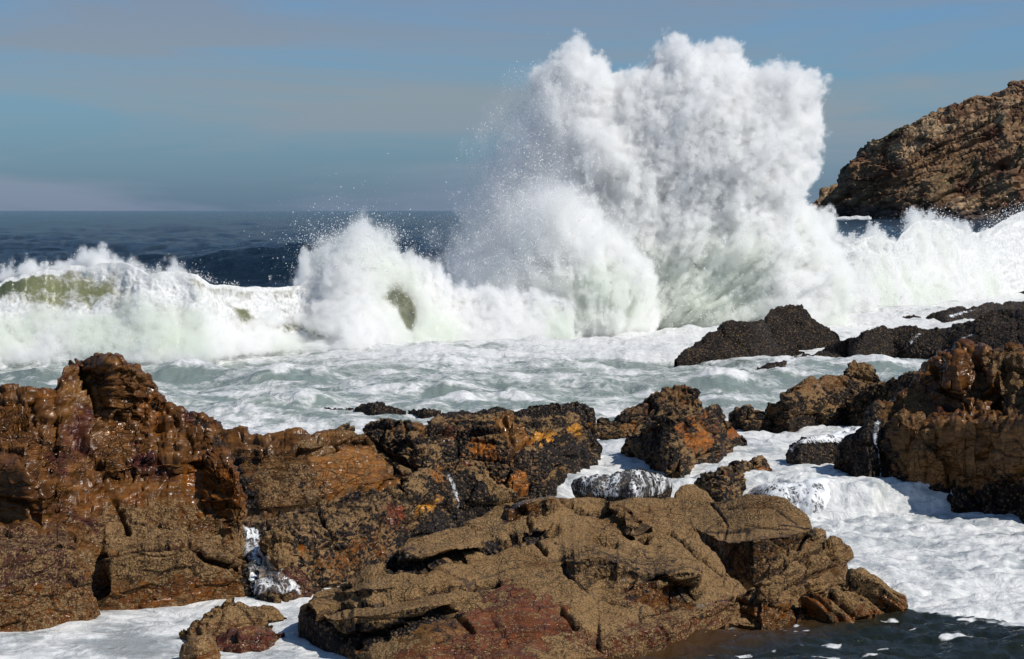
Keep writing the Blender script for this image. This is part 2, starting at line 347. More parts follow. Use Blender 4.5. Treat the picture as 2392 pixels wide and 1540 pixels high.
def relief(P, sc, A, nrm_s, blocks=1.0, strata=0.5, pillow=0.5, fine=1.0, lay=0.22, cell=(0.55, 0.7, 0.24), seed=0, groove=0.05, terr=0.0, medium=1.0, flute=0.0, amp=None, rough=1.0):
    """fractured, bedded relief; returns moved points and crack mask"""
    V = P.reshape(-1, 3) / sc
    ns = NS(nrm_s); e1 = NS(np.cross(ns, [0, 1, 0.01])); e2 = np.cross(ns, e1)
    wrp = np.stack([fbm(V * 1.1, 3, seed + 1), fbm(V * 1.1, 3, seed + 2), fbm(V * 1.1, 3, seed + 5)], 1) * 0.16
    Vw = V + wrp
    s = Vw @ ns; q = np.stack([Vw @ e1 / cell[0], Vw @ e2 / cell[1], s / cell[2]], 1)
    d = np.zeros(len(V)); crack = np.zeros(len(V))
    if blocks or pillow:
        f1, f2, r, off = voro(q, seed + 1, 0.8); e = f2 - f1
        d += blocks * (r[:, 0] - 0.5) * 0.08 + blocks * 0.17 * ((r[:, 1] - 0.5) * off[:, 0] + (r[:, 2] - 0.5) * off[:, 1])
        d += pillow * 0.07 * (np.sqrt(np.clip(e / 0.5, 0, 1)) - 0.7)
        g = np.exp(-(e / 0.045) ** 2) * (r[:, 2] * 0.8 + 0.4); crack = np.maximum(crack, g); d -= groove * g
        f1, f2, r, off = voro(q * 2.6 + 7, seed + 2, 0.9); e2_ = f2 - f1
        d += blocks * (r[:, 0] - 0.5) * 0.03 + blocks * 0.085 * ((r[:, 1] - 0.5) * off[:, 0] + (r[:, 2] - 0.5) * off[:, 1]) + pillow * 0.022 * (np.sqrt(np.clip(e2_ / 0.5, 0, 1)) - 0.7)
        g = np.exp(-(e2_ / 0.06) ** 2) * r[:, 1]; crack = np.maximum(crack, g * 0.6); d -= groove * 0.4 * g
    if strata:
        l = s / lay; li = np.floor(l); lf = l - li; hsh = LAT[(li.astype(int)) & 63, seed & 63, 5]; hs2 = LAT[(li.astype(int) + 1) & 63, seed & 63, 5]
        w = ss(0.82, 1.0, lf); d += strata * 0.10 * ((hsh * (1 - w) + hs2 * w) - 0.5)
        g = np.exp(-(np.minimum(lf, 1 - lf) / 0.07) ** 2) * (0.3 + 0.7 * hsh); d -= strata * 0.03 * g; crack = np.maximum(crack, g * 0.5 * strata)
    crack = crack * ss(-0.15, 0.2, fbm(V * 1.7, 3, seed + 19)) * (1.0 if amp is None else np.clip(amp * 1.3 - 0.3, 0, 1))
    d += medium * (0.075 * fbm(V * 1.6, 2, seed + 3) + rough * 0.012 * fbm(V * 5, 4, seed + 4, 0.7))
    d += fine * 0.012 * fbm(V * 26, 2, seed + 6)
    if flute: d += flute * (0.06 * fbm(V * np.array([3.6, 3.6, 0.7]), 3, seed + 8) + 0.02 * puff(V * np.array([9, 9, 2.2]), 2, seed + 9))
    N = normals(P).reshape(-1, 3); am = 1.0 if amp is None else amp
    out = P.reshape(-1, 3) + N * (d * A * am * sc)[:, None]
    if terr:
        l = s / lay; li = np.floor(l); lf = l - li
        out = out + ns * ((li + ss(0.25, 0.75, lf) - l) * lay * terr * sc * am)[:, None]
    return out.reshape(P.shape), crack, s
BRN = np.array([0.122, 0.052, 0.013]); DKB = np.array([0.045, 0.020, 0.010]); ORG = np.array([0.34, 0.115, 0.014]); MAR = np.array([0.070, 0.022, 0.016])
TAN = np.array([0.29, 0.185, 0.092]); BLK = np.array([0.014, 0.011, 0.010]); OCH = np.array([0.205, 0.100, 0.030]); RED = np.array([0.18, 0.045, 0.017])
def mixc(a, b, f): return a * (1 - f[:, None]) + b * f[:, None]
RK = {}
def rock(name, label, top, bot, style='brown', group=None, cracks=(), patches=(), A=1.0, sc=1.0, mat=None, kind=None, cat='rock', rel=None, seed=1, amps=(), **k):
    P, tt, fr, hh = lump(top, bot, seed=seed, **k)
    base = P.copy()
    R = dict(brown=dict(nrm_s=(-0.12, 0.12, 1), blocks=1.15, pillow=0.0, strata=0.5, fine=0.25, rough=0.3, cell=(0.34, 0.36, 0.15), terr=0.45, lay=0.14, groove=0.04, medium=1.2),
             slab=dict(nrm_s=(-0.25, 0.06, 1), blocks=0.35, pillow=0.06, strata=0.25, fine=0.8, cell=(1.5, 1.1, 0.5), lay=0.12, terr=0.35, groove=0.02, medium=0.8),
             mussel=dict(nrm_s=(-0.1, 0.0, 1), blocks=1.0, pillow=0.4, strata=0.2, fine=3.0, cell=(0.7, 0.7, 0.5), groove=0.07),
             black=dict(nrm_s=(0.1, -0.1, 1), blocks=0.7, pillow=0.3, strata=0.0, fine=3.2, cell=(0.9, 0.9, 0.8), groove=0.03),
             ledge=dict(nrm_s=(-0.16, 0.10, 1), blocks=0.8, pillow=0.3, strata=0.8, fine=1.0, lay=0.15, cell=(0.8, 0.8, 0.15), terr=0.9),
             cliff=dict(nrm_s=(-0.48, 0.05, 0.87), blocks=0.6, pillow=0.0, strata=1.3, fine=1.2, lay=0.10, cell=(0.7, 0.45, 0.11), groove=0.05, medium=1.5, terr=0.9),
             )[style].copy(); R.update(rel or {})
    am = np.ones(P.shape[0] * P.shape[1]); U, VV = uv(base.reshape(-1, 3))
    for pts, f_, soft in amps:
        sd = segdist(U, VV, pts + pts[:1]) * np.where(inpoly(U, VV, pts), 1, -1); f = ss(-soft, soft, sd); am = am * (1 - f) + f_ * f
    P, crack, s = relief(P, sc, A, seed=seed * 7, amp=am, **R)
    V = P.reshape(-1, 3); tt = tt.ravel(); W = V / sc
    U, VV = uv(base.reshape(-1, 3)); N = normals(P)
    for pts, wd, dp in cracks:
        wob = fbm(W * 6, 2, 3) * wd * 0.7
        g = np.exp(-((segdist(U, VV, pts) + wob) / wd) ** 2) * fr.ravel()
        V = V - normals(base).reshape(-1, 3) * (dp * g)[:, None]; crack = np.maximum(crack, g * 0.9)
    P = V.reshape(P.shape); N = normals(P).reshape(-1, 3); up = N[:, 2] * np.sign((N[:, 1] < 0) * 2.0 - 1 + 0)
    up = np.abs(N[:, 2])
    a = fbm(W * 1.3, 4, seed + 11); b = fbm(W * 2.7, 4, seed + 23); c = fbm(W * 6.0, 3, seed + 31); d4 = fbm(W * 15.0, 3, seed + 37)
    z = V[:, 2] - (0.35 if V[:, 1].mean() > 27 else 0)
    n = len(V)
    if style == 'brown':
        col = mixc(np.tile(BRN, (n, 1)), OCH * 0.8, ss(0.0, 0.6, a)); col = mixc(col, MAR, ss(0.1, 0.5, b)); col = mixc(col, ORG * 0.6, ss(0.15, 0.55, -b) * 0.6)
        barn = ss(1.05, 0.45, z + a * 0.35) * (0.42 + 0.35 * ss(-0.3, 0.3, c)); mus = 0 * z; wet = 0.90 + 0.25 * c
        col = mixc(col, ORG * 0.55, ss(0.22, 0.05, z + 0.1 * b) * 0.7)
    elif style == 'slab':
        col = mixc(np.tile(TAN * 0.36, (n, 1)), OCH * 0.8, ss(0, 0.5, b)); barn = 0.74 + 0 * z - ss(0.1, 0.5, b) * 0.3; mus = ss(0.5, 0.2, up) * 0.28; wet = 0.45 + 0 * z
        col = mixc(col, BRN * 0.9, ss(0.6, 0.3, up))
    elif style == 'mussel':
        col = mixc(np.tile(DKB * 1.5, (n, 1)), ORG, ss(0.18, 0.45, b)); col = mixc(col, RED, ss(0.2, 0.5, -b)); barn = 0.25 + ss(-0.35, 0.2, a + 0.9 * (up - 0.5)) * 0.6; mus = 0.16 + 0.42 * ss(-0.25, 0.3, c - 0.7 * (up - 0.55)); wet = 0.8 + 0 * z
        mus = mus * (1 - 0.8 * ss(0.28, 0.5, b))
    elif style == 'black':
        col = mixc(np.tile(DKB * 0.7, (n, 1)), OCH * 0.5, ss(0.25, 0.6, b)); barn = 0.05 + ss(0.0, 0.5, a) * 0.35; mus = 0.72 - 0.25 * ss(0.2, 0.6, b); wet = 0.75 + 0 * z
    elif style == 'ledge':
        col = mixc(np.tile(OCH * 0.62, (n, 1)), BRN, ss(-0.1, 0.4, b)); barn = ss(0.0, 0.5, a) * 0.7; mus = ss(0.2, 0.5, c) * 0.3; wet = 0.9 + 0 * z
    elif style == 'cliff':
        col = mixc(np.tile(np.array([0.27, 0.165, 0.090]), (n, 1)), np.array([0.46, 0.33, 0.20]), ss(-0.2, 0.4, a)); col = mixc(col, np.array([0.15, 0.078, 0.048]), ss(0.0, 0.4, b))
        col = mixc(col, np.array([0.055, 0.06, 0.025]), ss(0.25, 0.4, fbm(W * 1.1, 4, 77) + 0.35 * tt - 0.2) * ss(0.3, 0.75, up)); barn = mus = wet = 0 * z
        col = mixc(col, np.array([0.13, 0.10, 0.085]), ss(8, 2, V[:, 2] + 3 * a))
    barn = np.array(barn, float); mus = np.array(mus, float); wet = np.array(wet, float)
    for pts, cc, bn, ms, wt, soft in patches:       # areas with a look of their own; some dark ones paint in shade
        sd = segdist(U, VV, pts + pts[:1]) * np.where(inpoly(U, VV, pts), 1, -1) + (b * 2.0 + c * 1.8 + d4 * 2.0) * soft
        f = ss(-soft * 0.35, soft * 0.35, sd)
        if cc is not None: col = mixc(col, np.array(cc), f * 0.9)
        if bn is not None: barn = barn * (1 - f) + bn * f
        if ms is not None: mus = mus * (1 - f) + ms * f
        if wt is not None: wet = wet * (1 - f) + wt * f
    barn = barn * (1 - ss(0.3, 0.9, crack)); col = col * (1 - 0.35 * ss(0.2, 0.8, crack))[:, None]
    o = gridmesh(name, P, mat or ROCK, {'col': ('FLOAT_COLOR', col), 'par': ('FLOAT_COLOR', np.stack([barn, mus, wet], 1))})
    RK[seed] = P
    if kind: tag(o, kind=kind, label=label)
    else: tag(o, label, cat, group)
    return o, P

exec_rocks = True
# far headland
rock('headland', 'brown layered rocky headland rising beyond the surf', [(1928, 500), (1940, 470), (1952, 451), (1986, 409), (1990, 380), (2019, 359), (2044, 321), (2086, 307), (2127, 288), (2169, 267), (2219, 248), (2253, 236), (2294, 225), (2336, 221), (2344, 215), (2375, 208), (2392, 198), (2440, 180), (2560, 150), (2700, 120)],
     [(1928, 508), (2036, 511), (2211, 511), (2392, 510), (2700, 510)], 'cliff', sc=26.0, mat=CLIFF, kind='structure', Y=[(1900, 1010), (2100, 960), (2700, 900)], slope=52, p=1.1, back=3, sk=3, jit=4, du=1.8, dv=1.6, seed=5, A=1.3)
rock('sea_stack', 'small pale brown rock peeking out beside the headland foot', [(1870, 500), (1888, 476), (1906, 463), (1927, 440), (1956, 438), (1970, 450), (1985, 480)], [(1870, 508), (1985, 508)], 'cliff', sc=26.0, mat=CLIFF, Y=1060, slope=60, back=1, sk=3, du=1.6, dv=1.5, seed=8, jit=3)

# far dark mussel rocks
DARK = 'dark mussel covered rocks standing in the surf'
rock('mussel_rock', 'low sloping black boulder touching the taller rounded one in front of the splash', [(1578, 846), (1594, 823), (1632, 800), (1651, 781), (1700, 757), (1746, 749), (1780, 746), (1796, 765), (1815, 790), (1850, 815), (1880, 822)], [(1578, 847), (1670, 845), (1765, 842), (1830, 826), (1880, 823)], 'black', DARK, seed=3, slope=48)
rock('mussel_rock', 'tall rounded black boulder with steep right side in front of the splash', [(1786, 770), (1790, 745), (1806, 728), (1841, 713), (1875, 711), (1890, 727), (1901, 744), (1928, 762), (1950, 772), (1961, 782), (1968, 796), (1974, 812)], [(1786, 822), (1822, 824), (1860, 819), (1900, 817), (1974, 815)], 'black', DARK, seed=4, slope=58, Y=[(1786, 52.8), (1974, 53.6)])
rock('mussel_rock', 'flat black rock sliver awash left of the long dark reef', [(1768, 858), (1790, 852), (1815, 848), (1826, 845), (1850, 836), (1880, 826), (1920, 823), (1950, 825), (1968, 835)], [(1768, 861), (1815, 860), (1835, 860), (1860, 850), (1900, 842), (1968, 840)], 'black', DARK, seed=6, slope=30, jit=2)
rock('reef_rock', 'long dark reef of mussel covered rock behind the big ochre rock', [(1918, 817), (1947, 799), (1985, 790), (2004, 787), (2015, 776), (2030, 770), (2080, 766), (2125, 763), (2150, 768), (2170, 770), (2220, 761), (2277, 747), (2322, 728), (2392, 721), (2460, 715)],
     [(1918, 819), (1950, 822), (1981, 823), (1996, 834), (2040, 830), (2087, 827), (2201, 833), (2300, 845), (2460, 860)], 'black', seed=9, slope=[(1918, 50), (2200, 30), (2460, 20)], jit=5, cat='rock',
     patches=[([(2200, 790), (2330, 750), (2460, 730), (2460, 850), (2200, 830)], OCH * 0.5, 0.5, 0.5, 0.7, 20)])
rock('reef_rock', 'flat black reef shelf reaching in from the right edge near the whitewater', [(2163, 742), (2175, 733), (2193, 725), (2231, 717), (2277, 719), (2307, 708), (2352, 706), (2392, 702), (2460, 700)], [(2163, 744), (2212, 749), (2240, 744), (2300, 738), (2392, 728), (2460, 726)], 'black', seed=10, slope=22, jit=3)
rock('mussel_rock', 'tiny dark rock tip poking through whitewater at the far right', [(2368, 690), (2378, 680), (2392, 678), (2420, 680)], [(2368, 692), (2420, 694)], 'black', DARK, seed=12, slope=50)
rock('mussel_rock', 'black sliver of rock just awash in the foam beyond the reef', [(2108, 743), (2120, 739), (2140, 738), (2152, 741)], [(2108, 744), (2152, 744)], 'black', DARK, seed=13, slope=40, jit=0.6)
# low black rocks behind the central mass
rock('mussel_rock', 'thin black rock line awash, farthest left behind the central rocks', [(738, 956), (760, 952), (790, 952), (832, 957)], [(738, 958), (780, 961), (832, 961)], 'black', DARK, seed=14, slope=45, jit=1.5)
rock('mussel_rock', 'rounded low black rock awash beside the thin black rock line', [(832, 958), (845, 948), (870, 944), (893, 941), (915, 948), (935, 957), (946, 964)], [(832, 962), (880, 968), (946, 966)], 'black', DARK, seed=15, slope=45, jit=2)
rock('mussel_rock', 'small black rock strip awash between the rounded low rock and central mass', [(954, 960), (970, 956), (1000, 957), (1030, 960)], [(954, 964), (990, 970), (1030, 969)], 'black', DARK, seed=16, slope=45, jit=1.5)
rock('mussel_rock', 'little pointed dark rock in the foam channel', [(779, 1003), (790, 992), (800, 984), (812, 988), (825, 999)], [(779, 1005), (825, 1005)], 'mussel', DARK, seed=17, slope=60, jit=2)
rock('mussel_rock', 'smooth humped black rock behind the orange splashed mass', [(1195, 965), (1215, 952), (1240, 940), (1265, 937), (1300, 936), (1340, 937), (1365, 948), (1380, 960), (1388, 980)], [(1195, 995), (1388, 995)], 'black', DARK, seed=18, slope=50, jit=2)
rock('mussel_rock', 'long low black rock strip joined to the humped black rock', [(1025, 970), (1052, 962), (1080, 957), (1131, 956), (1193, 959), (1215, 963)], [(1025, 990), (1215, 990)], 'black', DARK, seed=19, slope=45, jit=3)
# central group
YEL = (0.50, 0.23, 0.03)
rock('shore_rock', 'broad mussel covered rock splashed with orange in the centre', [(849, 1012), (861, 998), (907, 981), (957, 982), (982, 996), (998, 1002), (1019, 988), (1052, 972), (1089, 966), (1131, 966), (1170, 972), (1195, 968), (1210, 975), (1240, 982), (1297, 974), (1345, 974), (1384, 985), (1395, 1030), (1398, 1055)],
     [(849, 1120), (900, 1130), (1000, 1150), (1040, 1130), (1100, 1130), (1200, 1135), (1280, 1128), (1310, 1118), (1338, 1108), (1368, 1092), (1398, 1062)], 'mussel', seed=21, slope=38, jit=5,
     cracks=[([(860, 1025), (905, 1060), (950, 1085), (990, 1110)], 6, 0.12), ([(1180, 985), (1200, 1040), (1210, 1080)], 5, 0.08), ([(960, 1040), (1060, 1010), (1150, 1030)], 5, 0.07)],
     patches=[([(1165, 985), (1185, 973), (1228, 985), (1225, 1030), (1195, 1045), (1170, 1020)], OCH * 1.1, 0.1, 0.0, 1.0, 9), ([(1250, 1010), (1290, 1000), (1300, 1030), (1255, 1045)], YEL, 0.1, 0.05, 0.9, 10), ([(1320, 1005), (1360, 998), (1362, 1030), (1325, 1020)], YEL, 0.2, 0.0, 0.9, 12),
              ([(1090, 1020), (1140, 1010), (1160, 1060), (1100, 1060)], ORG, 0.2, 0.1, 0.9, 14), ([(1260, 1035), (1370, 1030), (1390, 1080), (1270, 1110)], None, 0.0, 0.95, 0.7, 12), ([(915, 990), (975, 985), (985, 1010), (920, 1015)], OCH, 0.2, 0.1, 0.9, 10)])
rock('shore_rock', 'layered ochre ledge rock with stepped top left of centre', [(500, 1010), (530, 1000), (571, 1001), (588, 1012), (646, 1006), (683, 996), (716, 1000), (754, 1010), (768, 1016), (785, 1008), (808, 1004), (841, 1012), (862, 1026), (885, 1060), (910, 1095), (930, 1130)],
     [(500, 1120), (560, 1160), (616, 1210), (650, 1208), (716, 1188), (800, 1160), (882, 1142), (930, 1135)], 'ledge', seed=22, slope=33, risers=[[(600, 1075), (720, 1050), (860, 1030), (870, 1042), (720, 1068), (600, 1095)], [(620, 1190), (720, 1165), (880, 1120), (925, 1118), (930, 1135), (800, 1162), (640, 1210)]], amps=[([(560, 1085), (720, 1068), (880, 1045), (920, 1110), (720, 1165), (600, 1195)], 0.35, 10)], Y=[(500, 25.6), (616, 24.8), (720, 25.0), (882, 25.9), (930, 26.1)], jit=3,
     cracks=[([(600, 1060), (660, 1055), (720, 1040), (790, 1040), (850, 1035)], 4, 0.10), ([(612, 1040), (622, 1060)], 5, 0.12), ([(560, 1015), (640, 1035)], 3, 0.05)],
     patches=[([(720, 1070), (880, 1050), (900, 1130), (740, 1165)], np.array([0.24, 0.10, 0.022]), 0.30, 0.05, 0.9, 18), ([(560, 1080), (720, 1075), (740, 1170), (600, 1200)], BRN * 0.7, 0.5, 0.2, 0.85, 18), ([(515, 1060), (560, 1060), (600, 1190), (560, 1180)], BLK, 0.3, 0.5, 0.8, 10)])
rock('shore_rock', 'mottled orange red and black rock face below the ochre ledge', [(556, 1230), (575, 1215), (620, 1208), (716, 1184), (800, 1156), (882, 1138), (930, 1128), (975, 1112), (1010, 1108), (1035, 1112), (1050, 1140), (1068, 1180), (1085, 1215), (1098, 1235)],
     [(556, 1400), (620, 1392), (690, 1385), (740, 1388), (800, 1372), (860, 1345), (930, 1310), (990, 1270), (1050, 1250), (1098, 1245)], 'mussel', seed=23, slope=33, Y=[(556, 20.6), (690, 20.9), (800, 21.3), (930, 22.5), (1098, 24.5)], jit=3,
     cracks=[([(640, 1200), (760, 1180), (880, 1145)], 5, 0.06), ([(600, 1240), (690, 1240), (760, 1260)], 5, 0.06)],
     patches=[([(570, 1215), (780, 1170), (960, 1135), (990, 1180), (820, 1220), (620, 1250)], TAN * 0.4, 0.6, 0.25, 0.7, 18), ([(760, 1270), (900, 1240), (930, 1290), (800, 1350), (740, 1340)], ORG * 0.6, 0.45, 0.25, 0.9, 30), ([(980, 1180), (1025, 1170), (1020, 1205), (985, 1205)], YEL, 0.1, 0.0, 0.9, 8),
              ([(900, 1180), (960, 1170), (950, 1230), (900, 1240)], RED, 0.2, 0.2, 0.9, 14), ([(1000, 1190), (1085, 1190), (1085, 1240), (940, 1260)], None, 0.05, 0.9, 0.7, 12)])
rock('shore_rock', 'reddish barnacled boulder beside the small waterfall at the pool edge', [(606, 1300), (620, 1262), (640, 1240), (665, 1232), (690, 1250), (705, 1290), (730, 1330), (752, 1360), (760, 1372)], [(606, 1392), (650, 1397), (700, 1392), (740, 1386), (760, 1377)], 'mussel', seed=24, slope=50, jit=3, zw=0, Y=None,
     patches=[([(600, 1250), (690, 1245), (700, 1310), (620, 1330)], TAN * 0.55, 0.8, 0.1, 0.6, 14), ([(620, 1320), (720, 1330), (750, 1390), (620, 1395)], MAR * 1.2, 0.4, 0.15, 0.9, 14)])
rock('shore_rock', 'black mussel wedge with a pale right flank between the waterfall and slab', [(1036, 1120), (1050, 1095), (1080, 1088), (1110, 1090), (1135, 1105), (1160, 1130), (1185, 1150), (1210, 1165), (1225, 1180)], [(1036, 1200), (1060, 1230), (1090, 1240), (1140, 1225), (1190, 1205), (1225, 1192)], 'mussel', seed=25, slope=52, Y=[(1036, 25.5), (1225, 26.0)], jit=3,
     patches=[([(1030, 1100), (1100, 1100), (1160, 1170), (1150, 1240), (1030, 1240)], None, 0.02, 0.98, 0.6, 8), ([(1100, 1092), (1140, 1110), (1210, 1170), (1190, 1190), (1120, 1120)], OCH * 0.7, 0.8, 0.1, 0.8, 8)])
rock('shore_rock', 'low grey mussel rock awash beside the foam channel', [(1160, 1135), (1200, 1132), (1250, 1130), (1290, 1133), (1310, 1145), (1345, 1143), (1370, 1150), (1388, 1165)], [(1160, 1190), (1250, 1190), (1388, 1178)], 'mussel', seed=26, slope=22, Y=[(1160, 26.6), (1388, 26.9)], jit=3)
# right of centre
rock('shore_rock', 'pointed dark rock with an orange tip behind the waterfall', [(1384, 990), (1400, 976), (1430, 978), (1442, 968), (1470, 950), (1500, 931), (1530, 920), (1556, 906), (1576, 899), (1590, 906), (1622, 911), (1632, 930), (1644, 955), (1660, 975), (1675, 1000)],
     [(1384, 1018), (1440, 1020), (1500, 1025), (1675, 1025)], 'mussel', seed=31, slope=52, Y=[(1384, 33.0), (1675, 33)], jit=4, patches=[([(1550, 915), (1580, 895), (1630, 940), (1640, 975), (1580, 950)], ORG * 0.6, 0.5, 0.2, 0.7, 10)])
rock('shore_rock', 'rust patched mussel boulder in front of the pointed dark rock', [(1462, 1040), (1475, 1018), (1500, 1005), (1530, 985), (1560, 975), (1600, 975), (1632, 962), (1652, 955), (1668, 954), (1689, 966), (1708, 984), (1727, 1009), (1746, 1032)],
     [(1462, 1050), (1500, 1075), (1541, 1092), (1556, 1108), (1594, 1108), (1624, 1086), (1670, 1074), (1706, 1052), (1720, 1040), (1746, 1034)], 'mussel', seed=32, slope=52, jit=4, patches=[([(1600, 1025), (1650, 1015), (1650, 1050), (1610, 1050)], ORG, 0.3, 0.1, 0.9, 10), ([(1700, 990), (1730, 1000), (1735, 1025), (1700, 1015)], ORG, 0.2, 0.1, 0.9, 8), ([(1560, 990), (1620, 985), (1600, 1010), (1560, 1010)], ORG * 0.8, 0.2, 0.2, 0.9, 10)])
rock('shore_rock', 'small twin humped mussel boulder between foam channels', [(1626, 1132), (1650, 1118), (1674, 1104), (1690, 1090), (1708, 1085), (1746, 1074), (1784, 1074), (1794, 1088), (1798, 1100)], [(1626, 1150), (1660, 1163), (1690, 1168), (1716, 1163), (1731, 1140), (1761, 1120), (1798, 1104)], 'mussel', seed=33, slope=50, jit=3, zw=0.25)
rock('shore_rock', 'small low boulder at the left foot of the dark right-hand boulders', [(1708, 978), (1715, 962), (1746, 952), (1784, 954), (1800, 965)], [(1708, 985), (1740, 990), (1800, 990)], 'mussel', seed=34, slope=55, jit=3)
rock('shore_rock', 'wide dark boulder with rusty crest streaked by thin runnels', [(1785, 960), (1788, 937), (1814, 933), (1825, 918), (1844, 903), (1868, 898), (1880, 890), (1898, 884), (1935, 873), (1965, 872), (1980, 880), (1990, 900), (2010, 930)], [(1785, 987), (1844, 996), (1898, 988), (1973, 981), (2010, 980)], 'mussel', seed=35, slope=58, jit=3, patches=[([(1860, 895), (1940, 872), (1975, 878), (1970, 900), (1880, 905)], ORG * 0.5, 0.5, 0.1, 0.7, 10)])
rock('shore_rock', 'rounded knob of brown rock standing above its dark neighbours', [(1976, 890), (1978, 865), (1996, 848), (2019, 846), (2036, 860), (2050, 880), (2060, 895), (2068, 915)], [(1976, 960), (2068, 960)], 'mussel', seed=36, slope=66, Y=35.2, jit=2, patches=[([(1990, 845), (2040, 850), (2045, 900), (2010, 900)], OCH * 0.7, 0.5, 0.0, 0.7, 8)])
rock('shore_rock', 'sloping barnacled rock shelf leading up behind the big ochre rock', [(1985, 935), (2020, 915), (2064, 895), (2087, 884), (2098, 888), (2120, 880), (2140, 870), (2165, 862), (2200, 860)], [(1985, 985), (2011, 1000), (2060, 1040), (2200, 1060)], 'mussel', seed=37, slope=45, Y=[(1985, 34.0), (2200, 31)], jit=3, patches=[([(1985, 920), (2100, 885), (2100, 980), (2000, 990)], OCH * 0.35, 0.55, 0.35, 0.6, 12)])
rock('shore_rock', 'dark half drowned rock with water sheeting over it', [(1838, 1062), (1850, 1045), (1880, 1028), (1930, 1012), (1960, 1000), (1995, 988), (2015, 990), (2030, 1010)], [(1838, 1070), (1870, 1078), (1930, 1068), (2030, 1060)], 'black', seed=38, slope=35, jit=3)
# big right rock
rock('big_rock', 'large ochre and brown weathered rock at the right edge', [(1947, 1086), (1954, 1062), (1973, 1039), (2000, 1012), (2011, 1001), (2023, 978), (2049, 956), (2087, 930), (2106, 908), (2140, 880), (2163, 862), (2182, 842), (2205, 832), (2227, 823), (2235, 815), (2258, 809), (2277, 822), (2299, 813), (2315, 815), (2326, 822), (2352, 812), (2392, 806), (2480, 800), (2600, 830)],
     [(1947, 1094), (1980, 1103), (2004, 1110), (2023, 1138), (2049, 1163), (2106, 1174), (2193, 1183), (2254, 1191), (2326, 1199), (2392, 1214), (2480, 1230), (2600, 1240)], 'brown', zw=[(1947, 0.33), (2004, 0.3), (2060, 0), (2600, 0)], seed=41, slope=[(1947, 60), (2150, 50), (2600, 44)], p=1.5, rw=34, rs=12, jit=5, A=1.25,
     rel=dict(nrm_s=(0.3, -0.2, 1), cell=(0.6, 0.7, 0.5), strata=0.0, medium=1.8, terr=0.0, groove=0.03, pillow=0.0, blocks=0.9, flute=1.8),
     risers=[[(2070, 1010), (2180, 985), (2290, 985), (2420, 980), (2600, 985), (2600, 1130), (2300, 1130), (2080, 1120)], [(2180, 862), (2240, 850), (2262, 900), (2240, 940), (2190, 930)], [(2290, 850), (2340, 880), (2340, 960), (2300, 940)]], treads=[[(2190, 945), (2280, 955), (2420, 940), (2600, 940), (2600, 972), (2400, 975), (2200, 975)]],
     cracks=[([(2262, 815), (2290, 870), (2296, 930)], 6, 0.10), ([(2180, 860), (2190, 910), (2240, 930)], 6, 0.12), ([(2140, 985), (2185, 940), (2280, 965), (2330, 970), (2400, 960)], 6, 0.12), ([(2330, 965), (2325, 1030), (2290, 1070)], 5, 0.09), ([(2300, 900), (2340, 960)], 7, 0.15), ([(2110, 1050), (2140, 1000), (2180, 990)], 7, 0.10), ([(2350, 1130), (2400, 1100)], 6, 0.1)],
     patches=[([(1930, 1000), (2060, 930), (2110, 1010), (2100, 1110), (2180, 1200), (1930, 1200)], BLK * 1.8, 0.25, 0.35, 0.6, 16), ([(2060, 940), (2140, 885), (2180, 950), (2150, 1040), (2110, 1100), (2080, 1020)], OCH * 0.62, 0.35, 0.0, 0.5, 14), ([(2180, 870), (2230, 830), (2270, 850), (2300, 920), (2250, 945), (2190, 930)], BRN * 0.8, 0.05, 0.0, 1.0, 14),  # left side blackened: shade on the face turned from the sun, painted in
              ([(2300, 830), (2500, 800), (2500, 970), (2340, 950)], OCH * 0.55, 0.5, 0.0, 0.65, 18), ([(2180, 985), (2500, 960), (2500, 1110), (2150, 1120)], OCH * 0.75, 0.26, 0.0, 0.85, 18), ([(2000, 1150), (2190, 1130), (2600, 1140), (2600, 1260), (2000, 1230)], BLK * 2, 0.4, 0.5, 0.5, 16)])
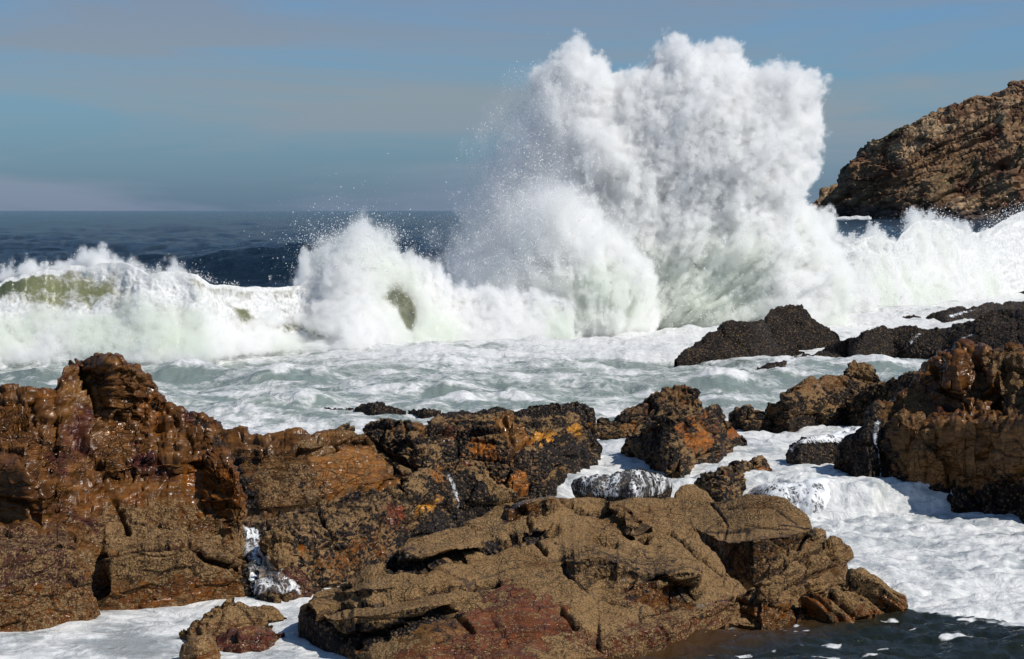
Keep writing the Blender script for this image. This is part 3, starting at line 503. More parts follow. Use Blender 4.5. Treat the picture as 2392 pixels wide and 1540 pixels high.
# left big rock
rock('big_rock', 'tall glossy brown fractured rock filling the left side', [(-60, 900), (-20, 903), (9, 908), (37, 906), (70, 911), (78, 932), (89, 940), (98, 925), (118, 912), (134, 900), (136, 880), (148, 862), (188, 841), (200, 848), (220, 839), (244, 834), (267, 839), (277, 848), (305, 855), (324, 869), (327, 888), (349, 907), (354, 930), (370, 955), (394, 956), (422, 961), (434, 979), (469, 979), (490, 1000), (500, 1040), (520, 1075), (545, 1100), (556, 1150), (566, 1190), (568, 1240), (572, 1330)],
     [(-60, 1475), (0, 1467), (61, 1462), (141, 1448), (225, 1432), (255, 1423), (270, 1416), (328, 1413), (422, 1404), (469, 1397), (572, 1390)], 'brown', zw=0, seed=51, slope=[(-60, 34), (250, 36), (572, 32)], p=1.0, jit=4, A=1.0, du=2.2,
     risers=[[(235, 1098), (330, 1085), (480, 1080), (500, 1098), (400, 1108), (250, 1116)], [(245, 1305), (440, 1280), (555, 1305), (560, 1400), (262, 1425), (235, 1350)], [(-60, 1290), (150, 1270), (195, 1285), (235, 1380), (255, 1430), (-60, 1485)], [(-60, 1085), (60, 1090), (130, 1180), (140, 1205), (60, 1215), (-60, 1180)], [(500, 1110), (560, 1120), (572, 1200), (520, 1225), (480, 1180)], [(200, 850), (225, 905), (260, 985), (330, 960), (330, 870), (280, 850)]],
     amps=[([(-60, 1235), (150, 1235), (200, 1200), (420, 1215), (560, 1270), (575, 1420), (-60, 1500)], 0.35, 18), ([(-60, 1070), (60, 1070), (145, 1200), (60, 1225), (-60, 1190)], 0.45, 12), ([(250, 1120), (470, 1110), (480, 1210), (300, 1240), (240, 1200)], 0.45, 14)],
     cracks=[([(193, 850), (205, 905), (232, 960), (262, 990)], 5, 0.16), ([(262, 960), (300, 985)], 5, 0.10), ([(200, 1000), (205, 1040), (240, 1090)], 5, 0.10), ([(230, 1085), (330, 1085), (400, 1080), (480, 1090)], 5, 0.11), ([(250, 1110), (270, 1160), (290, 1210), (300, 1240)], 5, 0.10), ([(195, 1275), (225, 1330), (240, 1380), (262, 1430)], 9, 0.32), ([(100, 1215), (150, 1225), (195, 1275)], 5, 0.12), ([(235, 1300), (300, 1285), (400, 1280), (440, 1265)], 5, 0.08), ([(440, 1265), (480, 1310), (560, 1330)], 6, 0.10),
             ([(60, 1080), (110, 1130), (145, 1200)], 9, 0.25), ([(20, 1050), (60, 1060), (80, 1090)], 7, 0.16), ([(0, 1165), (60, 1175), (100, 1225)], 5, 0.07), ([(390, 965), (440, 1030), (450, 1060)], 5, 0.08), ([(300, 1210), (400, 1230), (460, 1225)], 4, 0.05)],
     patches=[([(-60, 1060), (60, 1060), (150, 1200), (90, 1230), (-60, 1190)], BRN * 0.8, 0.0, 0.0, 1.0, 14), ([(-60, 1230), (150, 1230), (240, 1380), (260, 1450), (-60, 1500)], MAR * 0.9, 0.46, 0.0, 0.7, 22), ([(60, 1370), (270, 1370), (270, 1450), (-60, 1490), (-60, 1430)], ORG * 0.45, 0.5, 0.0, 0.9, 16),
              ([(230, 1160), (420, 1200), (470, 1270), (560, 1270), (570, 1370), (260, 1370)], BRN * 0.5, 0.58, 0.0, 0.6, 20), ([(290, 1360), (560, 1340), (560, 1400), (280, 1420)], ORG * 0.42, 0.35, 0.0, 0.9, 14), ([(420, 1090), (560, 1090), (570, 1190), (470, 1200)], ORG * 0.45, 0.05, 0.0, 1.0, 14), ([(480, 1000), (560, 1060), (560, 1100), (490, 1050)], BLK, 0.1, 0.4, 0.8, 10)])
# foreground slab and its blocks
SL = 'blocks of the tan barnacled slab in front'
rock('slab_rock', 'wide tan barnacled slab across the bottom with rust red hollow', [(697, 1440), (700, 1425), (718, 1402), (735, 1387), (776, 1375), (834, 1350), (854, 1329), (899, 1314), (933, 1288), (960, 1261), (1005, 1244), (1052, 1234), (1087, 1225), (1138, 1199), (1189, 1177), (1240, 1165), (1280, 1158), (1330, 1160), (1380, 1162), (1424, 1167), (1497, 1168), (1560, 1176), (1600, 1195), (1625, 1225), (1645, 1258), (1672, 1300), (1700, 1340), (1725, 1362), (1745, 1385), (1765, 1425)],
     [(697, 1455), (700, 1480), (728, 1498), (779, 1515), (820, 1532), (870, 1560), (1000, 1590), (1200, 1590), (1320, 1570), (1401, 1535), (1465, 1527), (1528, 1514), (1592, 1495), (1681, 1472), (1703, 1457), (1765, 1459)], 'slab', zw=0, seed=61, slope=[(697, 30), (800, 22), (1100, 14), (1600, 17), (1810, 20)], p=1.15, jit=3, du=2.2, A=0.8, rel=dict(terr=0.25),
     risers=[[(926, 1296), (984, 1300), (1029, 1291), (1087, 1274), (1148, 1270), (1176, 1260), (1240, 1240), (1290, 1228), (1296, 1244), (1240, 1256), (1189, 1266), (1155, 1284), (1121, 1296), (1053, 1312), (984, 1326), (930, 1330)],
             [(779, 1446), (827, 1438), (916, 1429), (984, 1417), (1053, 1410), (1083, 1397), (1090, 1406), (1049, 1430), (984, 1458), (936, 1478), (882, 1494), (827, 1508)], [(697, 1425), (718, 1402), (760, 1440), (779, 1446), (827, 1506), (834, 1540), (728, 1500), (697, 1470)],
             [(779, 1384), (861, 1376), (920, 1366), (950, 1372), (905, 1386), (790, 1398)], [(1474, 1376), (1576, 1390), (1636, 1378), (1640, 1338), (1560, 1335), (1497, 1352)], [(1401, 1530), (1400, 1495), (1500, 1480), (1600, 1440), (1700, 1400), (1735, 1415), (1703, 1459), (1592, 1500), (1465, 1535)],
             [(1180, 1192), (1220, 1178), (1290, 1165), (1330, 1180), (1300, 1202), (1225, 1217), (1185, 1217)], [(1312, 1312), (1400, 1300), (1440, 1312), (1500, 1345), (1440, 1360), (1340, 1345)], [(1424, 1172), (1470, 1215), (1512, 1252), (1490, 1256), (1440, 1215), (1405, 1185)]],
     cracks=[([(905, 1320), (940, 1322), (990, 1322), (1050, 1300), (1150, 1275), (1200, 1255), (1290, 1238)], 9, 0.20), ([(930, 1290), (925, 1325)], 10, 0.10), ([(700, 1420), (745, 1440), (790, 1490), (835, 1505)], 7, 0.08), ([(740, 1430), (830, 1410), (900, 1400), (1000, 1375), (1100, 1365), (1160, 1355)], 6, 0.10), ([(800, 1490), (900, 1480), (960, 1450), (1050, 1425), (1080, 1400)], 8, 0.16), ([(1055, 1430), (1105, 1475)], 5, 0.14), ([(1250, 1262), (1275, 1290)], 4, 0.08), ([(1310, 1310), (1330, 1350), (1400, 1400), (1470, 1420)], 4, 0.06), ([(1310, 1428), (1345, 1465)], 6, 0.14),
             ([(1425, 1180), (1470, 1230), (1510, 1252)], 9, 0.16), ([(1400, 1255), (1440, 1262)], 7, 0.14), ([(1450, 1385), (1500, 1350), (1560, 1355), (1600, 1375)], 6, 0.08), ([(1560, 1385), (1590, 1380), (1625, 1375)], 12, 0.18), ([(1570, 1240), (1620, 1290), (1690, 1340)], 4, 0.07), ([(1500, 1440), (1600, 1400), (1720, 1400)], 5, 0.08), ([(1185, 1180), (1230, 1200), (1240, 1235)], 6, 0.08), ([(1320, 1165), (1360, 1190), (1420, 1195)], 6, 0.10)],
     patches=[([(1120, 1400), (1200, 1370), (1310, 1420), (1340, 1480), (1300, 1540), (1050, 1560), (950, 1530), (1060, 1450)], np.array([0.15, 0.045, 0.014]), 0.34, 0.0, 0.95, 26), ([(930, 1500), (1000, 1455), (1060, 1430), (1090, 1470), (1000, 1520)], OCH * 0.7, 0.25, 0.2, 0.9, 12), ([(905, 1290), (1000, 1300), (1290, 1225), (1295, 1248), (1060, 1312), (910, 1335)], BLK * 2, 0.1, 0.5, 0.7, 8), ([(790, 1480), (960, 1450), (1060, 1415), (1070, 1430), (940, 1480), (820, 1510)], BLK * 2, 0.1, 0.6, 0.7, 8),  # black along the upper ledge paints in the shadow under its overhang
              ([(690, 1420), (740, 1430), (800, 1500), (790, 1530), (690, 1500)], BLK * 2.5, 0.2, 0.5, 0.7, 8), ([(1180, 1170), (1300, 1160), (1310, 1190), (1190, 1215)], BRN * 0.9, 0.1, 0.0, 1.0, 12), ([(1320, 1290), (1560, 1290), (1540, 1360), (1340, 1370)], TAN * 0.2, 0.55, 0.2, 0.6, 24), ([(1460, 1370), (1620, 1370), (1620, 1420), (1470, 1410)], ORG * 0.35, 0.35, 0.2, 0.9, 12), ([(1350, 1490), (1700, 1400), (1720, 1470), (1400, 1550)], RED * 0.6, 0.52, 0.1, 0.8, 18)])  # blackened left end and darkened top area paint shade into the slab
rock('slab_rock', 'large block with smooth tan top perched on the right of the slab', [(1548, 1172), (1573, 1166), (1600, 1164), (1640, 1165), (1671, 1166), (1709, 1168), (1744, 1161), (1782, 1166), (1830, 1170), (1849, 1185), (1871, 1202), (1893, 1221), (1902, 1240), (1906, 1260), (1904, 1285)], [(1548, 1190), (1590, 1230), (1630, 1275), (1680, 1325), (1720, 1354), (1760, 1352), (1800, 1337), (1850, 1312), (1904, 1298)], 'slab', SL, seed=62, Y=[(1548, 23.0), (1630, 21.9), (1700, 21.1), (1760, 20.8), (1850, 21.0), (1904, 21.5)], zw=0, slope=[(1548, 14), (1700, 20), (1904, 24)], p=1.1, jit=3, A=0.8, rel=dict(terr=0.2),
     risers=[[(1548, 1196), (1620, 1232), (1672, 1258), (1700, 1268), (1780, 1262), (1850, 1252), (1908, 1236), (1912, 1310), (1730, 1365), (1670, 1325), (1590, 1240)]],
     cracks=[([(1660, 1170), (1700, 1230), (1690, 1255)], 3, 0.03), ([(1700, 1195), (1800, 1190), (1860, 1225)], 2.5, 0.02), ([(1740, 1230), (1840, 1235)], 2.5, 0.025)],
     patches=[([(1670, 1262), (1780, 1262), (1900, 1245), (1900, 1310), (1730, 1360), (1680, 1330)], BRN * 0.7, 0.42, 0.25, 0.8, 14), ([(1605, 1235), (1660, 1262), (1730, 1350), (1640, 1310)], BLK * 3, 0.3, 0.3, 0.6, 8)])  # blackened left face of the block: its shaded side put into the colour
rock('slab_rock', 'round topped tan knob on the far edge of the slab', [(1572, 1172), (1580, 1150), (1592, 1138), (1606, 1133), (1622, 1133), (1640, 1141), (1655, 1152), (1668, 1168)], [(1572, 1184), (1620, 1186), (1668, 1184)], 'slab', SL, seed=67, Y=24.4, zw=0, slope=45, jit=2, A=0.6)
rock('slab_rock', 'lobed barnacled block under the smooth tan block', [(1740, 1400), (1760, 1350), (1800, 1330), (1840, 1305), (1870, 1285), (1895, 1250), (1910, 1240), (1925, 1250), (1930, 1268), (1960, 1271), (1976, 1291), (1985, 1313), (1988, 1348), (1990, 1360)], [(1740, 1420), (1790, 1440), (1840, 1435), (1900, 1410), (1950, 1385), (1990, 1365)], 'slab', SL, seed=63, zw=0, slope=32, p=1.4, jit=3, rel=dict(cell=(0.45, 0.5, 0.3), pillow=0.5, blocks=1.3), cracks=[([(1790, 1345), (1870, 1300), (1920, 1290)], 5, 0.07), ([(1810, 1380), (1880, 1350), (1960, 1320)], 5, 0.06), ([(1890, 1330), (1905, 1370)], 4, 0.05)],
     patches=[([(1900, 1300), (1990, 1300), (1990, 1360), (1910, 1370)], OCH * 0.8, 0.6, 0.1, 0.8, 12)])
rock('slab_rock', 'small rounded orange based block wedged at the pool edge', [(1716, 1420), (1722, 1400), (1745, 1378), (1785, 1360), (1820, 1366), (1845, 1390), (1856, 1410), (1858, 1430)], [(1716, 1440), (1740, 1452), (1780, 1462), (1830, 1452), (1858, 1438)], 'slab', SL, seed=64, zw=0, slope=50, p=1.6, jit=3, rel=dict(cell=(0.4, 0.4, 0.3), pillow=1.2), cracks=[([(1780, 1385), (1800, 1400), (1810, 1415)], 4, 0.08)], patches=[([(1720, 1405), (1800, 1410), (1858, 1420), (1858, 1465), (1720, 1465)], ORG * 0.45, 0.4, 0.15, 0.9, 10)])
rock('slab_rock', 'ribbed tan finger of rock with an orange waterline', [(1862, 1444), (1880, 1425), (1905, 1398), (1935, 1385), (1955, 1368), (1985, 1356), (2010, 1345), (2039, 1346), (2068, 1369), (2090, 1388), (2106, 1413), (2112, 1425)], [(1862, 1450), (1941, 1453), (2004, 1447), (2052, 1434), (2112, 1428)], 'slab', SL, seed=65, zw=0, slope=36, p=1.2, jit=2, rel=dict(nrm_s=(0.75, 0.25, 1), strata=2.2, lay=0.13, cell=(0.8, 0.8, 0.13), terr=0.0, pillow=1.0), patches=[([(1860, 1400), (1930, 1395), (1950, 1440), (2050, 1415), (2115, 1400), (2115, 1460), (1860, 1460)], ORG * 0.5, 0.3, 0.1, 0.95, 10)])
rock('slab_rock', 'small barnacled knob behind the slab by the foam', [(1514, 1166), (1518, 1156), (1535, 1149), (1556, 1150), (1568, 1160), (1570, 1168)], [(1514, 1172), (1570, 1172)], 'mussel', SL, seed=66, zw=0.0, slope=60, jit=2)
# bottom-left rocks
BL = 'small rocks in the foam at the bottom left'
rock('foam_rock', 'peaked barnacled rock in the foam below the left mass', [(415, 1474), (436, 1459), (469, 1431), (502, 1408), (528, 1399), (553, 1408), (575, 1422), (600, 1440), (640, 1452)], [(415, 1480), (440, 1492), (500, 1490), (560, 1478), (640, 1462)], 'slab', BL, seed=71, zw=0, slope=45, jit=3, rel=dict(cell=(0.4, 0.4, 0.3), blocks=1.2, terr=0.0), patches=[([(430, 1470), (520, 1440), (600, 1440), (600, 1480), (440, 1495)], BRN, 0.5, 0.1, 0.9, 12)])
rock('foam_rock', 'small low dark rock right of the peaked one', [(575, 1424), (590, 1416), (612, 1415), (633, 1420), (650, 1430), (662, 1442)], [(575, 1440), (620, 1450), (662, 1446)], 'slab', BL, seed=72, zw=0, slope=40, jit=2)
rock('foam_rock', 'flat maroon rock wet along the waterline', [(490, 1500), (500, 1478), (530, 1470), (563, 1468), (624, 1466), (655, 1470), (668, 1476)], [(490, 1515), (563, 1522), (600, 1515), (640, 1496), (668, 1480)], 'brown', BL, seed=73, zw=0, slope=35, jit=2, A=0.6, patches=[([(480, 1465), (680, 1465), (680, 1530), (480, 1530)], MAR * 1.3, 0.3, 0.05, 1.0, 10)])
rock('foam_rock', 'barnacled orange rock cut off by the bottom edge', [(420, 1530), (430, 1500), (445, 1486), (470, 1485), (490, 1492), (500, 1515), (510, 1540)], [(420, 1550), (460, 1560), (510, 1550)], 'slab', BL, seed=74, zw=0, slope=55, jit=3, patches=[([(420, 1480), (510, 1480), (510, 1560), (420, 1560)], ORG * 0.5, 0.6, 0.1, 0.9, 10)])

def skin(label, Ps, poly, fo=0.2, off=0.02, foam=None, cat='waterfall', grp=None):
    """thin sheet of water following the rock under it"""
    VV_, QQ, FF, k = [], [], [], 0
    for P in Ps:
        K_ = P.copy()
        for _ in range(6): K_[1:-1, 1:-1] = (K_[:-2, 1:-1] + K_[2:, 1:-1] + K_[1:-1, :-2] + K_[1:-1, 2:] + K_[1:-1, 1:-1]) / 5
        N = normals(K_); N = -N if N[:, :, 1].mean() > 0 else N; Q = K_ + N * (off + 0.015)
        u, v = uv(P.reshape(-1, 3)); ins = inpoly(u, v, poly).reshape(P.shape[:2]); sd = segdist(u, v, poly + poly[:1]).reshape(P.shape[:2])
        ins &= (N[:, :, 1] < 0.6) & (np.arange(P.shape[0])[:, None] < P.shape[0] * 0.85)
        c = ins[:-1, :-1] & ins[1:, 1:] & ins[:-1, 1:] & ins[1:, :-1]; idx = np.arange(ins.size).reshape(ins.shape)
        q = np.stack([idx[:-1, :-1][c], idx[:-1, 1:][c], idx[1:, 1:][c], idx[1:, :-1][c]], -1); us_ = np.unique(q)
        if not len(us_): continue
        mp_ = -np.ones(ins.size, int); mp_[us_] = np.arange(len(us_)) + k; k += len(us_)
        VV_.append(Q.reshape(-1, 3)[us_]); QQ.append(mp_[q]); f = fo * ss(0, 14, sd).ravel()[us_] - 0.25 * ss(8, 0, sd).ravel()[us_]
        if foam: f = f + foam(u[us_], v[us_])
        FF.append(f)
    V = np.concatenate(VV_); o = rawmesh('waterfall', V, np.concatenate(QQ), VEIL, {'foam': ('FLOAT', np.concatenate(FF))}, None, [V[:, 0].mean(), V[:, 1].mean(), V[:, 2].min()])
    tag(o, label, cat, grp, 'thing')
_, PG_ = rock('shore_rock', 'drowned grey rock under the small cascade beside the rust patched boulder', [(1345, 1131), (1375, 1124), (1400, 1112), (1430, 1099), (1460, 1093), (1490, 1095), (1530, 1108), (1566, 1121)], [(1345, 1134), (1400, 1144), (1480, 1146), (1566, 1124)], 'black', seed=81, slope=36, jit=2, A=1.2)
_, PK_ = rock('shore_rock', 'rounded drowned rock under the broad curtain of falling foam', [(1725, 1174), (1745, 1150), (1780, 1137), (1850, 1127), (1920, 1121), (1965, 1122), (2005, 1136), (2040, 1164)], [(1725, 1176), (1800, 1194), (1900, 1196), (1980, 1186), (2040, 1172)], 'black', seed=82, zw=0.0, slope=46, p=1.8, jit=2, A=0.5)
skin('thin white waterfall dropping into the pool between brown rock and orange rock', [RK[23], RK[24]], [(560, 1222), (600, 1235), (625, 1285), (650, 1325), (705, 1372), (700, 1392), (585, 1395), (575, 1340), (566, 1280)], 0.13)
skin('narrow trickle of white water beside the black mussel wedge', [RK[25]], [(1028, 1092), (1048, 1092), (1068, 1140), (1082, 1195), (1062, 1200), (1045, 1145)], 0.16)
skin('small fan of white water sliding over the drowned grey rock', [PG_], [(1330, 1120), (1400, 1060), (1500, 1040), (1580, 1110), (1570, 1150), (1480, 1170), (1330, 1160)], 0.09, 0.0)
skin('broad curtain of falling foam in the channel beside the big ochre rock', [PK_], [(1720, 1180), (1740, 1130), (1850, 1100), (1980, 1100), (2050, 1170), (1960, 1200), (1800, 1205)], 0.26, 0.03, foam=lambda u, v: 0.16 * ss(1800, 1960, u) + 0.25 * ss(1150, 1120, v) - 0.06)
skin('lacy film of water over the half drowned dark rock', [RK[38]], [(1836, 1050), (1900, 1012), (2010, 980), (2035, 1010), (2030, 1040), (1870, 1045), (1850, 1070)], 0.30)
skin('pair of thin white runnels down the black face of the big ochre rock', [RK[41]], [(2036, 980), (2052, 965), (2058, 990), (2050, 1030), (2058, 1080), (2062, 1160), (2046, 1160), (2042, 1060), (2034, 1020)], 0.30)
skin('small white trickle draining off the long dark reef, farther from the big rock', [RK[9]], [(2118, 800), (2145, 775), (2162, 778), (2140, 800), (2130, 815)], 0.30)
skin('small white trickle draining off the long dark reef, next to the big rock', [RK[9]], [(2228, 812), (2245, 785), (2275, 778), (2285, 790), (2262, 795), (2245, 825)], 0.30)
skin('foam draining across the flat reef shelf near the whitewater', [RK[10]], [(2195, 742), (2230, 728), (2300, 717), (2320, 722), (2260, 735), (2225, 748)], 0.42)
print('rocks', time.time() - T0)

# ---------------------------------------------------------------- water near: surf, channels and pool
WC = np.array([0.22, 0.265, 0.235])
def level(x, y, u):
    k = 0.42 * ss(1800, 1870, u) * ss(2080, 2035, u); return 0.35 * ss(26.62 - k, 27.10 - k, y + 0.05 * np.sin(x * 3.1)) + 0.05 * k / 0.42 * np.exp(-((y - 27.0) / 0.4) ** 2)
def wave_h(V, y):
    far = ss(28, 40, y)
    X = V[:, 0]; Y_ = V[:, 1]
    q = np.stack([X * 0.22 + 5, Y_ * 0.36, 0 * X], 1)
    h = 0.20 * fbm(q, 3, 40) + 0.10 * fbm(q * 3.1, 3, 41)
    b = puff(np.stack([X * 0.9, Y_ * 1.5, 0 * X], 1), 4, 43)
    h = h * (0.25 + 1.5 * far) + b * 0.125 + 0.05 * puff(np.stack([X * 2.7, Y_ * 3.6, 0 * X], 1), 3, 47) * (1 - 0.5 * far)
    return h
uu = np.arange(-260, 2680, 3.2)
vv = np.concatenate([np.arange(1760, 1560, -6.0), np.arange(1560, 1215, -2.1), np.arange(1215, 1140, -0.8), np.arange(1140, 680, -2.1)])
Ys = ywater(vv, 0.1)
Pw = pt(uu[None, :] + 0 * vv[:, None], vv[:, None] + 0 * uu[None, :], Ys[:, None] + 0 * uu[None, :])
V = Pw.reshape(-1, 3); V[:, 2] = 0; U_, V_ = uv(V)
V[:, 2] = level(V[:, 0], V[:, 1], U_) + wave_h(V, V[:, 1])
caps = np.zeros(len(V)); gre = np.zeros(len(V)); nzz = fbm(np.stack([V[:, 0] * 0.8, V[:, 1] * 0.8, 0 * V[:, 0]], 1), 3, 66); nz2 = fbm(np.stack([V[:, 0] * 3, V[:, 1] * 3, 0 * V[:, 0]], 1), 3, 67)
for cu, cv_, cl, ch_ in [(430, 872, 80, .30), (640, 884, 130, .24), (930, 868, 60, .16), (1060, 905, 110, .18), (1210, 925, 90, .22), (1420, 868, 120, .25), (1560, 905, 60, .14), (700, 945, 80, .22), (880, 912, 110, .15), (1330, 955, 70, .14), (560, 925, 80, .16), (1690, 890, 70, .18), (1850, 868, 80, .14), (1500, 830, 140, .12), (1080, 935, 60, .16), (560, 968, 90, .13), (2060, 850, 60, .12), (1700, 925, 80, .12), (80, 885, 90, .15)]:
    Yc_ = ywater(cv_, 0.4) + nzz * 1.0; dd_ = V[:, 1] - Yc_; g_ = np.exp(-((U_ - cu) / cl) ** 2)
    pr_ = np.exp(-(np.where(dd_ < 0, dd_ / 0.55, dd_ / 1.6)) ** 2); V[:, 2] += ch_ * g_ * pr_ * (1 + 0.35 * nz2)
    caps += g_ * np.exp(-((dd_ + 0.05) / 0.40) ** 2) * ss(-0.4, 0.3, nz2 + 0.5 * nzz); gre += g_ * np.exp(-((dd_ + 0.9) / 0.45) ** 2)
U_, V_ = uv(V)
a = fbm(np.stack([V[:, 0] * 0.25, V[:, 1] * 0.5, 0 * V[:, 0]], 1), 4, 50); b = fbm(np.stack([V[:, 0] * 1.2, V[:, 1] * 2.2, 0 * V[:, 0]], 1), 4, 51)
foam = 0.31 + 0.26 * a + 0.26 * b
foam = foam + 0.45 * np.clip(caps, 0, 1) - 0.22 * np.clip(gre, 0, 1)
foam = foam + 0.25 * ss(880, 800, V_) + 0.22 * ss(940, 1010, V_)
pool = ss(-5, 5, V_ - np.interp(U_, [1200, 1681, 1862, 2109, 2200, 2392, 2600], [1530, 1468, 1446, 1412, 1428, 1460, 1480]) + 70 * a + 40 * b + 0 * a + 20 * b + 12 * fbm(np.stack([V[:, 0] * 4, V[:, 1] * 8, 0 * V[:, 0]], 1), 4, 59)) * ss(1250, 1330, U_)
ch = ss(990, 1010, V_) * (1 - pool); swirl = fbm(np.stack([V[:, 0] * 2.0 + a * 3, V[:, 1] * 4.0 + b * 2, 0 * V[:, 0]], 1), 4, 57)
foam = foam * (1 - ch) + (0.47 + 0.30 * swirl + 0.12 * b) * ch
gp = np.exp(-(((U_ - 290) / 120) ** 2 + ((V_ - 1515) / 26) ** 2)); foam -= 0.38 * gp
foam = foam * (1 - pool) + pool * (0.06 + 0.50 * ss(0.33, 0.45, fbm(np.stack([V[:, 0] * 2.2, V[:, 1] * 7, 0 * V[:, 0]], 1), 4, 64)))
V[:, 2] = V[:, 2] * (1 - 0.5 * pool) + pool * (0.09 * fbm(np.stack([V[:, 0] * 1.6, V[:, 1] * 4, 0 * V[:, 0]], 1), 3, 58) + 0.03 * fbm(np.stack([V[:, 0] * 6, V[:, 1] * 12, 0 * V[:, 0]], 1), 3, 63))
colw = np.tile(WC, (len(V), 1)) * (1 + 0.3 * a[:, None]); colw = mixc(colw, np.array([0.40, 0.43, 0.45]), ch * 0.85)
pc_ = mixc(np.tile(np.array([0.014, 0.018, 0.013]), (len(V), 1)), np.array([0.055, 0.028, 0.010]), ss(60, -40, (V_ - np.interp(U_, [1401, 1681, 1862, 2109], [1560, 1510, 1490, 1440])) + 25 * a + (U_ - 1750) * 0.12))
colw = colw * (1 - pool[:, None]) + pc_ * pool[:, None]
flat = ss(1360, 1420, V_) * ss(1100, 900, U_) + 0.6 * ss(1120, 1060, V_) * ss(990, 1010, V_) * ss(1250, 1300, U_); V[:, 2] = V[:, 2] * (1 - 0.65 * flat * (V[:, 2] < 0.2)) - 0.02 * flat
surf = gridmesh('surf_water', V.reshape(Pw.shape), FOAM, {'col': ('FLOAT_COLOR', colw), 'foam': ('FLOAT', foam)})
tag(surf, kind='structure', label='foam streaked surf and pool water among the rocks')
# open sea
vs = np.concatenate([np.arange(700, 500, -0.8), HOR + np.geomspace(8, 0.25, 40)])
us = np.arange(-400, 2840, 3.5); Ys = ywater(vs, 0.0)
Ps = pt(us[None, :] + 0 * vs[:, None], vs[:, None] + 0 * us[None, :], Ys[:, None] + 0 * us[None, :]); V = Ps.reshape(-1, 3)
X, Y_ = V[:, 0], V[:, 1]; amp = ss(60, 90, Y_)
h = 1.1 * fbm(np.stack([X * 0.018, Y_ * 0.05, 0 * X], 1), 2, 60) + 0.6 * fbm(np.stack([X * 0.12, Y_ * 0.20, 0 * X], 1), 4, 61) + 0.42 * billow(np.stack([X * 0.16 + 2, Y_ * 0.30, 0 * X], 1), 5, 68, 0.6) * ss(2500, 300, Y_) + 0.10 * fbm(np.stack([X * 0.6, Y_ * 0.9, 0 * X], 1), 3, 62) * ss(700, 100, Y_)
def ridge(x0, x1, y, hh, w, tilt=0.0): return hh * np.exp(-((Y_ - y - tilt * (X - x0)) / w) ** 2) * ss(x0 - 8, x0 + 6, X) * ss(x1 + 14, x1 - 6, X)
h = h + ridge(-22, -6, 126, 1.35, 5, -0.25) + ridge(-30, 8, 175, 0.9, 9, 0.1) + ridge(30, 60, 150, 1.1, 8)
V[:, 2] = h * amp - 0.3 * ss(90, 60, Y_) - 0.25
sea = gridmesh('sea', V.reshape(Ps.shape), SEA); tag(sea, kind='structure', label='dark navy open sea with choppy swell to the horizon')
print('water', time.time() - T0)

# ---------------------------------------------------------------- clouds of spray as volumes
def vol_mat(name, scale):
    m = bpy.data.materials.new(name); m.use_nodes = True; t = m.node_tree; t.nodes.clear()
    o = t.nodes.new('ShaderNodeOutputMaterial'); v = t.nodes.new('ShaderNodeVolumePrincipled'); v.inputs['Color'].default_value = (0.997, 0.9975, 0.996, 1)
    v.inputs['Anisotropy'].default_value = 0.0; v.inputs['Density'].default_value = scale; v.inputs['Density Attribute'].default_value = 'density'; t.links.new(v.outputs[0], o.inputs['Volume'])
    # sea water carried up low in the spray tints it green
    g = t.nodes.new('ShaderNodeNewGeometry'); n = t.nodes.new('ShaderNodeTexNoise'); n.inputs['Scale'].default_value = 0.45; n.inputs['Detail'].default_value = 2; t.links.new(g.outputs['Position'], n.inputs['Vector'])
    s = t.nodes.new('ShaderNodeSeparateXYZ'); t.links.new(g.outputs['Position'], s.inputs[0])
    h = t.nodes.new('ShaderNodeMapRange'); h.inputs[1].default_value = 5.0; h.inputs[2].default_value = 1.0; t.links.new(s.outputs[2], h.inputs[0])
    k = t.nodes.new('ShaderNodeMapRange'); k.inputs[1].default_value = 0.48; k.inputs[2].default_value = 0.62; t.links.new(n.outputs[0], k.inputs[0])
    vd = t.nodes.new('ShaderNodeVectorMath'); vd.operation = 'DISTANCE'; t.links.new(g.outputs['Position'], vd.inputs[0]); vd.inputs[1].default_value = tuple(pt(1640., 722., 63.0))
    dk = t.nodes.new('ShaderNodeMapRange'); dk.inputs[1].default_value = 2.8; dk.inputs[2].default_value = 0.8; t.links.new(vd.outputs['Value'], dk.inputs[0])  # darker green at the splash foot: hollow's water and its shade put into colour
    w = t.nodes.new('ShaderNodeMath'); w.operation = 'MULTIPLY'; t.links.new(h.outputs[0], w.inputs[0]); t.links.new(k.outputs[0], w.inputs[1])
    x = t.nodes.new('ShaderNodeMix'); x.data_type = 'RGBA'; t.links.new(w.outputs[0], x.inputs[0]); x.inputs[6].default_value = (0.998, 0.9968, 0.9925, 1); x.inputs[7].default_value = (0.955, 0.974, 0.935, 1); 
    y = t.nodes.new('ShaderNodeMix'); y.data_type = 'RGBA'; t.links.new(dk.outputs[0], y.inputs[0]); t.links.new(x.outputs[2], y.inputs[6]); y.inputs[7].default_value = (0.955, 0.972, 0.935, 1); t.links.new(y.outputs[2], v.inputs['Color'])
    return m
SPV = vol_mat('spray_cloud', 1.0)
